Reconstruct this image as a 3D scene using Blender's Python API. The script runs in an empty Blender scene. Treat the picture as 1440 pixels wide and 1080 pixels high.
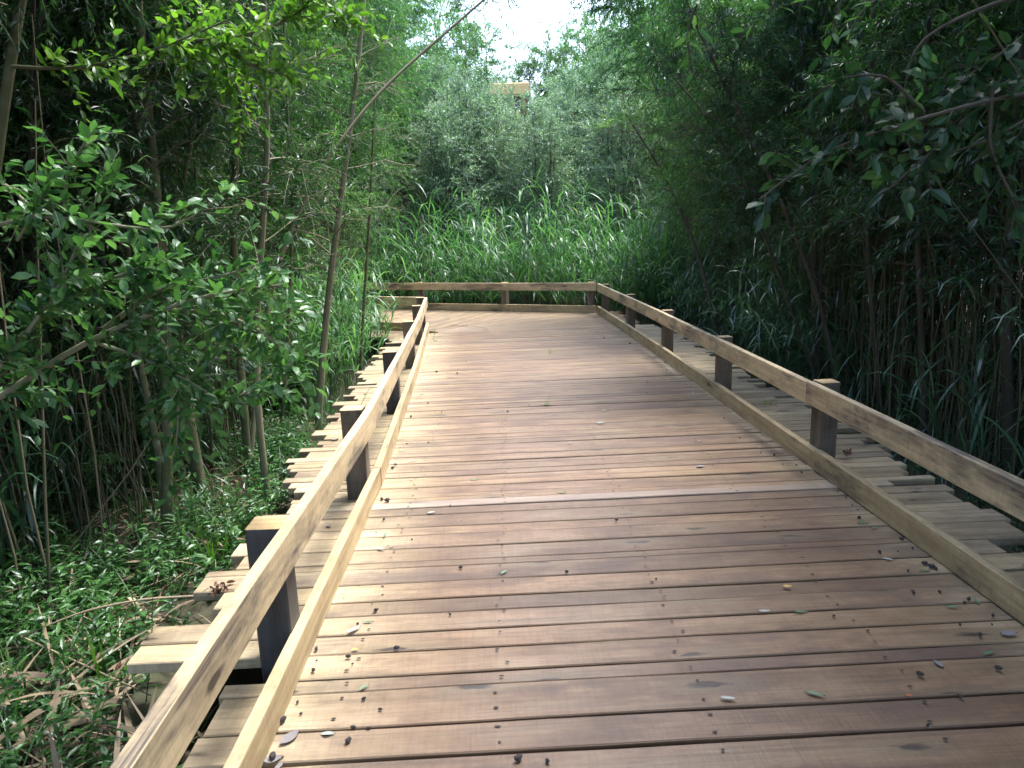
import bpy, math, random
import numpy as np
from mathutils import Matrix, Vector

C = bpy.context.scene
COL = C.collection
R = math.radians

# ------------------------------------------------------------------ camera
EYE = 1.55
PITCH, ROLL = R(12.3), R(2.0)
cam = bpy.data.cameras.new('camera')
cam.sensor_width = 36; cam.lens = 25.0; cam.clip_end = 500; cam.clip_start = 0.05
cam.dof.use_dof = True; cam.dof.focus_distance = 5.0; cam.dof.aperture_fstop = 9.0
co = bpy.data.objects.new('camera', cam); COL.objects.link(co); C.camera = co
fwd = Vector((0, math.cos(PITCH), -math.sin(PITCH)))
r0 = Vector((1, 0, 0)); u0 = r0.cross(fwd)
CR = r0 * math.cos(ROLL) - u0 * math.sin(ROLL)
CU = r0 * math.sin(ROLL) + u0 * math.cos(ROLL)
m = Matrix.Identity(4)
for i in range(3):
    m[i][0] = CR[i]; m[i][1] = CU[i]; m[i][2] = -fwd[i]
m[0][3], m[1][3], m[2][3] = 0, 0, EYE
co.matrix_world = m

# ------------------------------------------------------------------ world + sun
SUN_EL, SUN_AZ = R(64), R(48)       # azimuth measured from +Y (ahead) towards +X (right)
SKY_STRENGTH, SUN_STRENGTH, EXPOSURE = 0.15, 1.6, 2.4
w = bpy.data.worlds.new("World"); C.world = w; w.use_nodes = True
nt = w.node_tree; nt.nodes.clear()
sky = nt.nodes.new('ShaderNodeTexSky'); sky.sky_type = 'NISHITA'; sky.sun_disc = False
sky.sun_elevation = SUN_EL; sky.sun_rotation = SUN_AZ
sky.air_density = 1.0; sky.dust_density = 3.0; sky.ozone_density = 1.0
bg = nt.nodes.new('ShaderNodeBackground'); bg.inputs[1].default_value = SKY_STRENGTH
wo = nt.nodes.new('ShaderNodeOutputWorld')
nt.links.new(sky.outputs[0], bg.inputs[0]); nt.links.new(bg.outputs[0], wo.inputs[0])
sl = bpy.data.lights.new('sun', 'SUN'); sl.energy = SUN_STRENGTH; sl.angle = R(18); sl.color = (1, .98, .95)
so = bpy.data.objects.new('sun', sl); COL.objects.link(so)
sd = Vector((math.sin(SUN_AZ) * math.cos(SUN_EL), math.cos(SUN_AZ) * math.cos(SUN_EL), math.sin(SUN_EL)))
so.rotation_euler = sd.to_track_quat('Z', 'Y').to_euler()
C.view_settings.view_transform = 'Standard'; C.view_settings.look = 'None'
C.view_settings.exposure = EXPOSURE; C.view_settings.gamma = 1
C.cycles.max_bounces = 6; C.cycles.diffuse_bounces = 4; C.cycles.glossy_bounces = 2
C.cycles.transmission_bounces = 4; C.cycles.transparent_max_bounces = 4; C.cycles.volume_bounces = 0
C.cycles.use_denoising = True
C.cycles.sample_clamp_indirect = 6

def pix(x, y, Y):
    """world point seen at photo pixel (1440x1080) at distance Y ahead"""
    d = fwd + CR * ((x - 720) / 1000) - CU * ((y - 540) / 1000)
    return Vector((0, 0, EYE)) + d * (Y / d.y)
def pixz(x, y, z=0.0):
    d = fwd + CR * ((x - 720) / 1000) - CU * ((y - 540) / 1000)
    return Vector((0, 0, EYE)) + d * ((z - EYE) / d.z)

# ------------------------------------------------------------------ tags
def tag(o, label=None, cat=None, group=None, kind=None):
    if label: o['label'] = label
    if cat: o['category'] = cat
    if group: o['group'] = group
    if kind: o['kind'] = kind
    return o
def link(name, me, parent=None, loc=None):
    o = bpy.data.objects.new(name, me); COL.objects.link(o)
    if parent is not None: o.parent = parent
    if loc is not None: o.location = loc
    return o
def empty(name, loc=(0, 0, 0), rz=0.0):
    o = bpy.data.objects.new(name, None); COL.objects.link(o)
    o.location = loc; o.rotation_euler = (0, 0, rz); o.empty_display_size = .1
    return o
def copy_tree(o, parent=None, kids=None):
    c = o.copy(); COL.objects.link(c); c.parent = parent
    for ch in (KIDS.get(o.as_pointer(), ()) if kids is None else kids):
        copy_tree(ch, c)
    return c
KIDS = {}

# ------------------------------------------------------------------ materials
def mat(name):
    m = bpy.data.materials.new(name); m.use_nodes = True
    m.node_tree.nodes.clear(); return m, m.node_tree
def N(t, typ, **kw):
    n = t.nodes.new(typ)
    for k, v in kw.items():
        if k.startswith('i_'):
            key = k[2:]; key = int(key) if key.isdigit() else key
            n.inputs[key].default_value = v
        else: setattr(n, k, v)
    return n
def L(t, a, b): t.links.new(a, b)
def ramp(t, fac, stops, interp='LINEAR'):
    n = t.nodes.new('ShaderNodeValToRGB'); e = n.color_ramp.elements; n.color_ramp.interpolation = interp
    while len(e) < len(stops): e.new(.5)
    for k, (p, c) in enumerate(stops):
        e[k].position = p; e[k].color = (*c, 1) if len(c) == 3 else c
    L(t, fac, n.inputs[0]); return n.outputs[0]
def mathn(t, op, a, b=None, clamp=False):
    n = N(t, 'ShaderNodeMath', operation=op, use_clamp=clamp)
    for i, v in enumerate((a, b)):
        if v is None: continue
        if isinstance(v, (int, float)): n.inputs[i].default_value = v
        else: L(t, v, n.inputs[i])
    return n.outputs[0]
def mix(t, fac, a, b, mode='MIX'):
    n = N(t, 'ShaderNodeMix', data_type='RGBA', blend_type=mode)
    for idx, v in ((0, fac), (6, a), (7, b)):
        if isinstance(v, (int, float)): n.inputs[idx].default_value = v
        elif isinstance(v, tuple): n.inputs[idx].default_value = (*v, 1)
        else: L(t, v, n.inputs[idx])
    return n.outputs[2]
G = lambda v: (v, v, v)

def wood(name, c_lo, c_hi, stain=(.05, .045, .05), stain_amt=.5, dirt=None, rough=.62, knot=.5, slo=.53):
    m, t = mat(name)
    a = N(t, 'ShaderNodeAttribute', attribute_name='wuv')
    rn = N(t, 'ShaderNodeAttribute', attribute_name='rnd').outputs['Fac']
    def noise(su, sv, sc=1.0, det=3.0, rgh=.55, warp=None):
        mp = N(t, 'ShaderNodeMapping'); mp.inputs['Scale'].default_value = (su, sv, 1)
        L(t, a.outputs['Vector'] if warp is None else warp, mp.inputs[0])
        n = N(t, 'ShaderNodeTexNoise'); n.inputs['Scale'].default_value = sc
        n.inputs['Detail'].default_value = det; n.inputs['Roughness'].default_value = rgh
        L(t, mp.outputs[0], n.inputs['Vector']); return n.outputs['Fac']
    # knots: bend the grain near sparse points
    mp = N(t, 'ShaderNodeMapping'); mp.inputs['Scale'].default_value = (1.25, 5.2, 1)
    L(t, a.outputs['Vector'], mp.inputs[0])
    vo = N(t, 'ShaderNodeTexVoronoi', voronoi_dimensions='2D'); vo.inputs['Scale'].default_value = 1.0
    L(t, mp.outputs[0], vo.inputs['Vector'])
    kd = vo.outputs['Distance']
    sep = N(t, 'ShaderNodeSeparateColor'); L(t, vo.outputs['Color'], sep.inputs[0])
    on = mathn(t, 'LESS_THAN', sep.outputs[0], knot)
    ksz = mathn(t, 'MULTIPLY', sep.outputs[1], .055)
    broad = noise(.9, 7, 1, 4, .6)
    kd2 = mathn(t, 'ADD', mathn(t, 'ADD', kd, ksz), mathn(t, 'MULTIPLY', mathn(t, 'SUBTRACT', noise(14, 40, 1, 3), .5), .20))
    knot_core = mathn(t, 'MULTIPLY', on, ramp_v(t, kd2, .115, .06))
    knot_halo = mathn(t, 'MULTIPLY', on, ramp_v(t, kd2, .34, .06))
    grain = noise(2.0, 75, 1, 4, .65)
    rings = noise(.5, 22, 1, 2, .5)
    saw = noise(75, 6.0, 1, 3, .6)
    mott = noise(5, 11, 1, 4, .6)
    streak = noise(1.3, 34, 1, 3, .6)
    blot = noise(1.6, 4.5, 1, 5, .65)
    base = mix(t, ramp_v(t, broad, .3, .7), c_lo, c_hi)
    base = mix(t, mathn(t, 'MULTIPLY', ramp_v(t, rings, .52, .68), .35), base, tuple(x * .62 for x in c_lo))
    base = mix(t, 1.0, base, ramp(t, grain, [(.28, G(.72)), (.5, G(1)), (.75, G(1.1))]), 'MULTIPLY')
    base = mix(t, 1.0, base, ramp(t, saw, [(.3, G(.89)), (.5, G(1)), (.72, G(1.06))]), 'MULTIPLY')
    base = mix(t, 1.0, base, ramp(t, rn, [(0, (.72, .70, .70)), (.3, (1.0, .96, .92)), (.6, (.86, .85, .86)), (1, (1.2, 1.18, 1.12))] if dirt else [(0, (.84, .82, .78)), (.3, (1.0, .98, .92)), (.6, (.92, .90, .84)), (1, (1.1, 1.08, 1.0))]), 'MULTIPLY')
    base = mix(t, 1.0, base, ramp(t, mott, [(.3, (.80, .76, .74)), (.55, G(1)), (.75, G(1.08))]), 'MULTIPLY')
    base = mix(t, mathn(t, 'MULTIPLY', ramp_v(t, streak, .56, .70), .38), base, tuple(x * .42 for x in c_lo))
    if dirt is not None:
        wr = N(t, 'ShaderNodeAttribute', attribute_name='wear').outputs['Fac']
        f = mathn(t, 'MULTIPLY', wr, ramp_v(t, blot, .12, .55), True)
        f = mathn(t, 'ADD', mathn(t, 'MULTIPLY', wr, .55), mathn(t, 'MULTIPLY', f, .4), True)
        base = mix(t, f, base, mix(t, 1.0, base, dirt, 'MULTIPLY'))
    sm = mathn(t, 'MULTIPLY', ramp_v(t, blot, slo, slo + .12), stain_amt)
    sm = mathn(t, 'MULTIPLY', sm, ramp_v(t, grain, .3, .6))
    base = mix(t, sm, base, stain)
    base = mix(t, mathn(t, 'MULTIPLY', knot_halo, .6), base, tuple(x * .45 for x in c_lo))
    base = mix(t, mathn(t, 'MULTIPLY', knot_core, .88), base, (.03, .02, .017))
    base = mix(t, mathn(t, 'MULTIPLY', mathn(t, 'GREATER_THAN', rn, 1.1), .35), base, (.30, .28, .27))
    fine = noise(22, 260, 1, 2, .7)
    base = mix(t, 1.0, base, ramp(t, fine, [(.3, G(.90)), (.7, G(1.07))]), 'MULTIPLY')
    p = N(t, 'ShaderNodeBsdfPrincipled'); L(t, base, p.inputs['Base Color'])
    p.inputs['Roughness'].default_value = rough
    L(t, ramp(t, blot, [(.2, G(rough - .12)), (.8, G(rough + .15))]), p.inputs['Roughness'])
    b = N(t, 'ShaderNodeBump'); b.inputs['Strength'].default_value = .5; b.inputs['Distance'].default_value = .002
    h = mathn(t, 'ADD', mathn(t, 'ADD', grain, saw), mathn(t, 'MULTIPLY', knot_core, -1.0))
    L(t, h, b.inputs['Height']); L(t, b.outputs[0], p.inputs['Normal'])
    o = N(t, 'ShaderNodeOutputMaterial'); L(t, p.outputs[0], o.inputs[0])
    return m
def ramp_v(t, v, a, b):
    """linear 0..1 as v goes a -> b (a may exceed b)"""
    n = N(t, 'ShaderNodeMapRange', clamp=True)
    L(t, v, n.inputs[0])
    if a < b: n.inputs[1].default_value = a; n.inputs[2].default_value = b; n.inputs[3].default_value = 0; n.inputs[4].default_value = 1
    else: n.inputs[1].default_value = b; n.inputs[2].default_value = a; n.inputs[3].default_value = 1; n.inputs[4].default_value = 0
    return n.outputs[0]

def leafmat(name, stops, trans=.38, gloss=.07, tr_tint=(1.25, 1.5, .75), rough=.38, clump=.55):
    m, t = mat(name)
    g = N(t, 'ShaderNodeNewGeometry')
    oi = N(t, 'ShaderNodeObjectInfo')
    tc = N(t, 'ShaderNodeTexCoord')
    nz = N(t, 'ShaderNodeTexNoise'); nz.inputs['Scale'].default_value = 1.6; nz.inputs['Detail'].default_value = 2
    L(t, tc.outputs['Object'], nz.inputs['Vector'])
    f = mathn(t, 'ADD', mathn(t, 'MULTIPLY', g.outputs['Random Per Island'], 1 - clump * .6),
              mathn(t, 'MULTIPLY', mathn(t, 'SUBTRACT', nz.outputs['Fac'], .5), clump * 2.0))
    f = mathn(t, 'ADD', f, mathn(t, 'MULTIPLY', mathn(t, 'SUBTRACT', oi.outputs['Random'], .45), .4), True)
    col = ramp(t, f, stops)
    d = N(t, 'ShaderNodeBsdfDiffuse'); L(t, col, d.inputs[0])
    tr = N(t, 'ShaderNodeBsdfTranslucent'); L(t, mix(t, 1.0, col, tr_tint, 'MULTIPLY'), tr.inputs[0])
    mx = N(t, 'ShaderNodeMixShader'); mx.inputs[0].default_value = trans
    L(t, d.outputs[0], mx.inputs[1]); L(t, tr.outputs[0], mx.inputs[2])
    gl = N(t, 'ShaderNodeBsdfGlossy'); gl.inputs['Roughness'].default_value = rough; gl.inputs[0].default_value = (.9, .95, 1, 1)
    
    mx2 = N(t, 'ShaderNodeMixShader'); mx2.inputs[0].default_value = gloss * .55
    L(t, mx.outputs[0], mx2.inputs[1]); L(t, gl.outputs[0], mx2.inputs[2])
    o = N(t, 'ShaderNodeOutputMaterial'); L(t, mx2.outputs[0], o.inputs[0])
    return m
def plain(name, stops, scale=8.0, rough=.8, bump=.4, stretch=(1, 1, 1), dist=.004, island=0.0, spots=None):
    m, t = mat(name)
    tc = N(t, 'ShaderNodeTexCoord'); mp = N(t, 'ShaderNodeMapping'); mp.inputs['Scale'].default_value = stretch
    L(t, tc.outputs['Object'], mp.inputs[0])
    nz = N(t, 'ShaderNodeTexNoise'); nz.inputs['Scale'].default_value = scale; nz.inputs['Detail'].default_value = 5
    L(t, mp.outputs[0], nz.inputs['Vector'])
    f = nz.outputs['Fac']
    if island:
        g = N(t, 'ShaderNodeNewGeometry')
        f = mathn(t, 'ADD', mathn(t, 'MULTIPLY', f, 1 - island), mathn(t, 'MULTIPLY', g.outputs['Random Per Island'], island), True)
    col = ramp(t, f, stops)
    if spots:
        n2 = N(t, 'ShaderNodeTexNoise'); n2.inputs['Scale'].default_value = spots[0]; L(t, tc.outputs['Object'], n2.inputs['Vector'])
        col = mix(t, mathn(t, 'MULTIPLY', ramp_v(t, n2.outputs['Fac'], .52, .66), spots[2]), col, spots[1])
    p = N(t, 'ShaderNodeBsdfPrincipled'); L(t, col, p.inputs['Base Color']); p.inputs['Roughness'].default_value = rough
    b = N(t, 'ShaderNodeBump'); b.inputs['Strength'].default_value = bump; b.inputs['Distance'].default_value = dist
    L(t, nz.outputs['Fac'], b.inputs['Height']); L(t, b.outputs[0], p.inputs['Normal'])
    o = N(t, 'ShaderNodeOutputMaterial'); L(t, p.outputs[0], o.inputs[0])
    return m

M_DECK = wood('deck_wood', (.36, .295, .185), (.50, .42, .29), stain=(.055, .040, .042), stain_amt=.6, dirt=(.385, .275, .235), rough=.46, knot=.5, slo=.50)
M_RAIL = wood('rail_wood', (.52, .42, .265), (.67, .56, .38), stain=(.075, .065, .065), stain_amt=.95, rough=.6, knot=.3, slo=.50)
M_KICK = wood('kick_wood', (.40, .31, .185), (.53, .43, .27), stain=(.06, .05, .045), stain_amt=.8, rough=.62, knot=.2)
M_END = wood('end_grain', (.52, .37, .19), (.66, .50, .30), stain_amt=.25, rough=.7, knot=.05)
M_POST = wood('post_wood', (.095, .080, .072), (.23, .195, .165), stain=(.02, .02, .022), stain_amt=.7, rough=.7, knot=.2)
M_POSTB = wood('blackened_wood', (.035, .036, .042), (.075, .078, .09), stain=(.012, .012, .015), stain_amt=.6, rough=.55, knot=.3)
M_BEAM = wood('beam_wood', (.10, .07, .045), (.17, .12, .08), rough=.8)

M_WIL = leafmat('willow_leaf', [(0, (.010, .038, .014)), (.45, (.026, .082, .028)), (.8, (.062, .148, .048)), (1, (.13, .22, .09))])
M_WILY = leafmat('light_willow_leaf', [(0, (.028, .090, .030)), (.45, (.080, .195, .062)), (.85, (.17, .31, .11)), (1, (.28, .41, .18))])  # paleness also carries the bright haze of the far trees in the colour
M_SAL = leafmat('sallow_leaf', [(0, (.09, .17, .11)), (.5, (.20, .31, .215)), (.85, (.30, .41, .31)), (1, (.42, .50, .42))], trans=.35, gloss=.12)  # leaf colour raised to hold the pale far glow and haze
M_BROAD = leafmat('goat_willow_leaf', [(0, (.035, .10, .030)), (.5, (.085, .20, .065)), (.85, (.16, .30, .11)), (1, (.24, .37, .18))], trans=.35, gloss=.06, clump=.4)
M_BRIGHT = leafmat('bright_leaf', [(0, (.045, .11, .02)), (.5, (.10, .22, .03)), (1, (.21, .34, .05))], trans=.5, clump=.4)  # sunlit yellow green put into the colour, for the high left branch
M_SHADE = leafmat('shaded_leaf', [(0, (.014, .042, .018)), (.5, (.030, .078, .034)), (.9, (.065, .13, .055)), (1, (.12, .18, .10))], trans=.35, gloss=.05, clump=.4)  # broad leaf with the right bough's shade put into its colour
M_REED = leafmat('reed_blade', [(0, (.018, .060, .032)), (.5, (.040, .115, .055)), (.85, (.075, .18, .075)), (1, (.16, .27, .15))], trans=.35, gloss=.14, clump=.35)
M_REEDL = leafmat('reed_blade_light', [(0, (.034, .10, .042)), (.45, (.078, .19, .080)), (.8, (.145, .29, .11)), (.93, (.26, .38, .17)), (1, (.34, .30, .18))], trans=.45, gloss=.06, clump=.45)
M_HERB = leafmat('herb_leaf', [(0, (.020, .070, .018)), (.5, (.050, .140, .036)), (.9, (.095, .22, .055)), (1, (.15, .28, .09))], trans=.35, clump=.4)
M_DRY = plain('dry_reed', [(0, (.10, .075, .05)), (.45, (.20, .155, .10)), (.8, (.36, .29, .19)), (1, (.48, .41, .29))], 6, .75, island=.7)
M_STALK = plain('old_stalk', [(0, (.045, .045, .028)), (.5, (.10, .095, .055)), (.85, (.17, .15, .09)), (1, (.26, .22, .15))], 6, .75, island=.7)
M_BROWN = plain('dead_leaf', [(0, (.05, .028, .017)), (.5, (.12, .06, .035)), (1, (.24, .13, .075))], 20, .7, island=.6)
M_BARKG = plain('green_bark', [(0, (.045, .055, .026)), (.5, (.095, .105, .05)), (1, (.17, .165, .10))], 9, .8, .6, (1, 1, .35), spots=(14, (.21, .20, .15), .45))
M_BARKD = plain('dark_bark', [(0, (.028, .024, .018)), (.5, (.06, .052, .038)), (1, (.11, .095, .07))], 9, .85, .7, (1, 1, .3))
M_BARKL = plain('pale_bark', [(0, (.10, .11, .06)), (.5, (.18, .18, .11)), (1, (.28, .27, .19))], 9, .75, .5, (1, 1, .35))
M_GROUND = plain('marsh_soil', [(0, (.018, .014, .010)), (.45, (.045, .034, .022)), (.75, (.085, .065, .040)), (1, (.13, .105, .065))], 3.2, .9, 1.0, dist=.03, spots=(1.1, (.03, .05, .018), .6))
M_STONE = plain('alder_cone', [(0, (.018, .015, .016)), (1, (.055, .048, .05))], 40, .8, .6)
M_NAIL = plain('nail_rust', [(0, (.014, .010, .010)), (1, (.035, .022, .018))], 40, .7, .1)
M_LEAFG = plain('fallen_leaf_green', [(0, (.06, .14, .07)), (1, (.13, .24, .13))], 12, .5, .2)
M_LEAFP = plain('fallen_leaf_pale', [(0, (.26, .30, .27)), (1, (.42, .45, .40))], 12, .55, .2)
M_LEAFY = plain('fallen_leaf_yellow', [(0, (.42, .28, .06)), (1, (.6, .45, .12))], 12, .5, .2)
M_LEAFO = plain('fallen_leaf_rust', [(0, (.30, .09, .03)), (1, (.42, .18, .07))], 12, .5, .2)
M_LEAFB = plain('fallen_leaf_grey', [(0, (.13, .12, .125)), (1, (.27, .25, .25))], 14, .7, .3)

# ------------------------------------------------------------------ mesh helpers
def mesh_np(name, V, F, mats, mi=None, smooth=False, attrs=None):
    """V (n,3), F list of index arrays each (k,3) or (k,4)"""
    me = bpy.data.meshes.new(name)
    V = np.asarray(V, dtype=np.float32)
    me.vertices.add(len(V)); me.vertices.foreach_set('co', V.ravel())
    fl = [np.asarray(f, dtype=np.int32) for f in F if len(f)]
    loops = np.concatenate([f.ravel() for f in fl]); tot = np.concatenate([np.full(len(f), f.shape[1], dtype=np.int32) for f in fl])
    start = np.concatenate([[0], np.cumsum(tot)[:-1]]).astype(np.int32)
    me.loops.add(len(loops)); me.loops.foreach_set('vertex_index', loops)
    me.polygons.add(len(tot)); me.polygons.foreach_set('loop_start', start)
    try: me.polygons.foreach_set('loop_total', tot)
    except Exception: pass
    if mi is not None: me.polygons.foreach_set('material_index', np.asarray(mi, dtype=np.int32))
    for k in mats: me.materials.append(k)
    if attrs:
        for k, (ty, arr) in attrs.items():
            a = me.attributes.new(k, ty, 'POINT')
            a.data.foreach_set('vector' if ty == 'FLOAT_VECTOR' else 'value', np.asarray(arr, dtype=np.float32).ravel())
    me.update(calc_edges=True)
    me.polygons.foreach_set('use_smooth', np.full(len(tot), smooth, dtype=bool))
    me.validate()
    return me

class Boards:
    """chamfered timber boards with a wood coordinate running along each"""
    def __init__(s): s.V = []; s.Q = []; s.T = []; s.mi = []; s.wuv = []; s.rnd = []; s.wear = []; s.n = 0; s.tri = []; s.mq = []; s.mt = []
    def board(s, p0, p1, w, h, rng, up=(0, 0, 1), ch=.004, seg=None, wob=.0015, w1=None, rnd=None, wear=None, cuts=(), u_off=None, ends=(0, 0)):
        """centre line p0->p1 (of the cross-section's centre); w across, h along up"""
        p0 = np.array(p0, float); p1 = np.array(p1, float); d = p1 - p0; Ln = np.linalg.norm(d); d /= Ln
        up = np.array(up, float); side = np.cross(up, d); side /= np.linalg.norm(side); up = np.cross(d, side)
        seg = seg or max(2, int(Ln / .25))
        ts = sorted(set([i / seg for i in range(seg + 1)] + [c for c in cuts if .002 < c < .998]))
        w1 = w if w1 is None else w1
        r = rng.random() if rnd is None else rnd
        uo = rng.random() * 60 if u_off is None else u_off; vo = rng.random() * 20
        ph = rng.random(4) * 6.28
        rings = []
        for t in ts:
            ww = w + (w1 - w) * t
            a, b = ww / 2, h / 2
            c = min(ch, a * .5, b * .5)
            x = t * Ln
            off_l = wob * (math.sin(x * 5.1 + ph[0]) + .5 * math.sin(x * 13 + ph[1])); off_r = wob * (math.sin(x * 4.3 + ph[2]) + .5 * math.sin(x * 11 + ph[3]))
            oz = wob * .8 * math.sin(x * 2.1 + ph[1])
            ring = [(-a + c + off_l, b), (a - c + off_r, b), (a + off_r, b - c), (a + off_r, -b + c), (a - c + off_r, -b), (-a + c + off_l, -b), (-a + off_l, -b + c), (-a + off_l, b - c)]
            per = [0]; 
            for i in range(1, 8): per.append(per[-1] + math.dist(ring[i], ring[i - 1]))
            sk = 0
            if t == ts[0]: sk = ends[0]
            if t == ts[-1]: sk = ends[1]
            row = []
            for (yy, zz), pv in zip(ring, per):
                row.append(s.n + len(s.V) - s.n)
                s.V.append(p0 + d * (x + sk * yy) + side * yy + up * (zz + oz)); s.wuv.append((x + uo, pv + vo, r * 7)); s.rnd.append(r)
                s.wear.append(0 if wear is None else wear(s.V[-1]))
            rings.append(row)
        for k in range(len(rings) - 1):
            A, B = rings[k], rings[k + 1]
            for i in range(8):
                j = (i + 1) % 8
                s.Q.append((A[i], A[j], B[j], B[i])); s.mq.append(0)
        for row, flip in ((rings[0], True), (rings[-1], False)):
            base = len(s.V)
            for q in row:
                s.V.append(np.array(s.V[q])); v = np.array(s.V[q]) - p0
                s.wuv.append((float(v @ side) * .5 + uo, float(v @ up) * 1.5 + vo, r)); s.rnd.append(r); s.wear.append(0)
            idx = [base + i for i in range(8)]
            qs = [(idx[0], idx[1], idx[2], idx[7]), (idx[7], idx[2], idx[3], idx[6]), (idx[6], idx[3], idx[4], idx[5])]
            for q in qs: s.Q.append(q if flip else q[::-1]); s.mq.append(1)
    def mesh(s, name, mats):
        return mesh_np(name, s.V, [np.array(s.Q)], mats, s.mq, attrs={'wuv': ('FLOAT_VECTOR', s.wuv), 'rnd': ('FLOAT', s.rnd), 'wear': ('FLOAT', s.wear)})

def lerp(pts, y):
    for (x0, y0), (x1, y1) in zip(pts, pts[1:]):
        if y <= y1 or (x1, y1) == pts[-1]: return x0 + (x1 - x0) * (y - y0) / (y1 - y0)

# ------------------------------------------------------------------ ground
rg = np.random.default_rng(5)
def ground():
    ax = np.concatenate([np.linspace(-120, -12, 10)[:-1], np.linspace(-12, 12, 121), np.linspace(12, 120, 10)[1:]])
    ay = np.concatenate([np.linspace(-60, -4, 8)[:-1], np.linspace(-4, 24, 141), np.linspace(24, 160, 14)[1:]])
    X, Y = np.meshgrid(ax, ay)
    Z = -.32 + .035 * np.sin(X * 1.7 + Y * .6) * np.cos(Y * 1.3) + .02 * np.sin(X * 4.1 + 1) * np.sin(Y * 3.7) + rg.normal(0, .008, X.shape)
    n, mm = X.shape
    V = np.stack([X, Y, Z], -1).reshape(-1, 3)
    I = np.arange(n * mm).reshape(n, mm)
    Q = np.stack([I[:-1, :-1], I[:-1, 1:], I[1:, 1:], I[1:, :-1]], -1).reshape(-1, 4)
    tag(link('ground', mesh_np('ground', V, [Q], [M_GROUND], smooth=True)), kind='structure')
ground()
def gz(x, y): return -.32 + .035 * math.sin(x * 1.7 + y * .6) * math.cos(y * 1.3)

# ------------------------------------------------------------------ boardwalk
KR = [(2.00, -1.6), (1.93, 2.45), (1.88, 4.1), (1.82, 5.6), (1.77, 8.3), (1.70, 10.4), (1.59, 12.93)]
KL = [(-.72, -1.6), (-.785, 2.0), (-.83, 4.15), (-.93, 6.0), (-1.08, 8.5), (-1.19, 10.1), (-1.29, 11.3)]
UX = np.array([-.905, .425]); UX /= np.linalg.norm(UX); NX = np.array([-UX[1] * -1, -UX[0]])   # NX points away from the inner corner
NX = np.array([UX[1], -UX[0]])
CORN_L = np.array([-1.29, 11.3]); CORN_R = np.array([1.59, 12.93])
walk = tag(empty('boardwalk', (.6, 6, 0)), 'new timber boardwalk of rough sawn cross planks bending left', 'boardwalk')
walk_origin = np.array([.6, 6, 0])
rw = np.random.default_rng(11)
EDGE = [1.0, 1.17, 1.33, 1.50, 1.68, 1.87, 2.02, 2.21, 2.29, 2.44, 2.57, 2.71, 2.82, 2.98, 3.13, 3.19, 3.34, 3.49, 3.60, 3.76, 3.87, 3.965]
y = 3.965
while y < 11.0:
    y += rw.choice([.06, .07, .09, .10, .12, .15]) ; EDGE.append(y)
y = 1.0
pre = []
while y > -1.6: y -= rw.choice([.12, .15, .17]); pre.append(y)
EDGE = pre[::-1] + EDGE
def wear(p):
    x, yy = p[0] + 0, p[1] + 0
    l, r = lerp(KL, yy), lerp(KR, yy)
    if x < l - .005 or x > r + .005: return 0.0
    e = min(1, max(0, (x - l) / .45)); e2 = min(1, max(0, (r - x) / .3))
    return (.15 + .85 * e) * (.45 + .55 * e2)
B = Boards()
LE = [(-1.02, -1.6), (-1.05, 2.32), (-1.40, 2.44), (-1.42, 2.9), (-1.40, 4.1), (-1.52, 4.8), (-1.55, 6.1), (-1.62, 7.1), (-1.68, 8.6), (-1.8, 11.1)]
RE = [(2.50, -1.6), (2.50, 3.2), (2.45, 4.1), (2.55, 4.8), (2.45, 7.4), (2.38, 10), (2.2, 12)]
for k, (a, b) in enumerate(zip(EDGE, EDGE[1:])):
    c = (a + b) / 2; gap = rw.choice([.003, .005, .007, .009]) + (.009 if k % 7 == 3 else 0); wd = b - a - gap
    if abs(a - 1.87) < .01 or abs(b - 1.87) < .01: wd -= .006
    tilt = .030 + rw.normal(0, .0012)
    xl = lerp(LE, c) + rw.normal(0, .05); xr = lerp(RE, c) + rw.normal(0, .055)
    if rw.random() < .12: xl += .16
    if rw.random() < .12: xr -= .17
    if 2.30 < c < 2.42: xl = -.87         # the short plank that leaves a gap beside the first left post
    rnd = rw.random()
    if 3.87 < c < 3.965: rnd = 1.25
    z = -.0225 + rw.normal(0, .0016)
    f = lambda x: (c + (x - .0) * tilt)
    cuts = []
    for kx in (lerp(KL, c), lerp(KR, c)): cuts += [((kx - .012) - xl) / (xr - xl), ((kx + .012) - xl) / (xr - xl)]
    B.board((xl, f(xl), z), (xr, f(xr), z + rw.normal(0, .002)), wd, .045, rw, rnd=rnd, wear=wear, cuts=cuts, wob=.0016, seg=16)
# fan of tapered planks round the inner corner
PIV = np.array([-1.42, 11.02]); a0 = .035; a1 = math.atan2(NX[1], NX[0])
na = 26
def far_hit(ang):
    d = np.array([math.cos(ang), math.sin(ang)])
    best = 9.
    # outer lines: right fence continuing, and far fence
    for P, U in ((CORN_R, np.array([.045, -1.0])), (CORN_R, UX)):
        A = np.array([d, -U]).T
        try: s_, t_ = np.linalg.solve(A, P - PIV)
        except Exception: continue
        if s_ > 0: best = min(best, s_)
    return best + .42 + rw.normal(0, .04)
for k in range(na):
    A0 = a0 + (a1 - a0) * k / na; A1 = a0 + (a1 - a0) * (k + 1) / na; am = (A0 + A1) / 2
    Lh = far_hit(am); d = np.array([math.cos(am), math.sin(am)])
    s0 = .30 if k % 2 == 0 else 1.1
    wa = 2 * math.tan((A1 - A0) / 2)
    p0 = PIV + d * s0; p1 = PIV + d * Lh
    B.board((*p0, -.0225), (*p1, -.0225 + rw.normal(0, .0015)), max(.03, wa * s0 - .006), .045, rw, w1=wa * Lh - .009, wear=lambda p: .75, wob=.001)
y = 0.004
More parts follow.
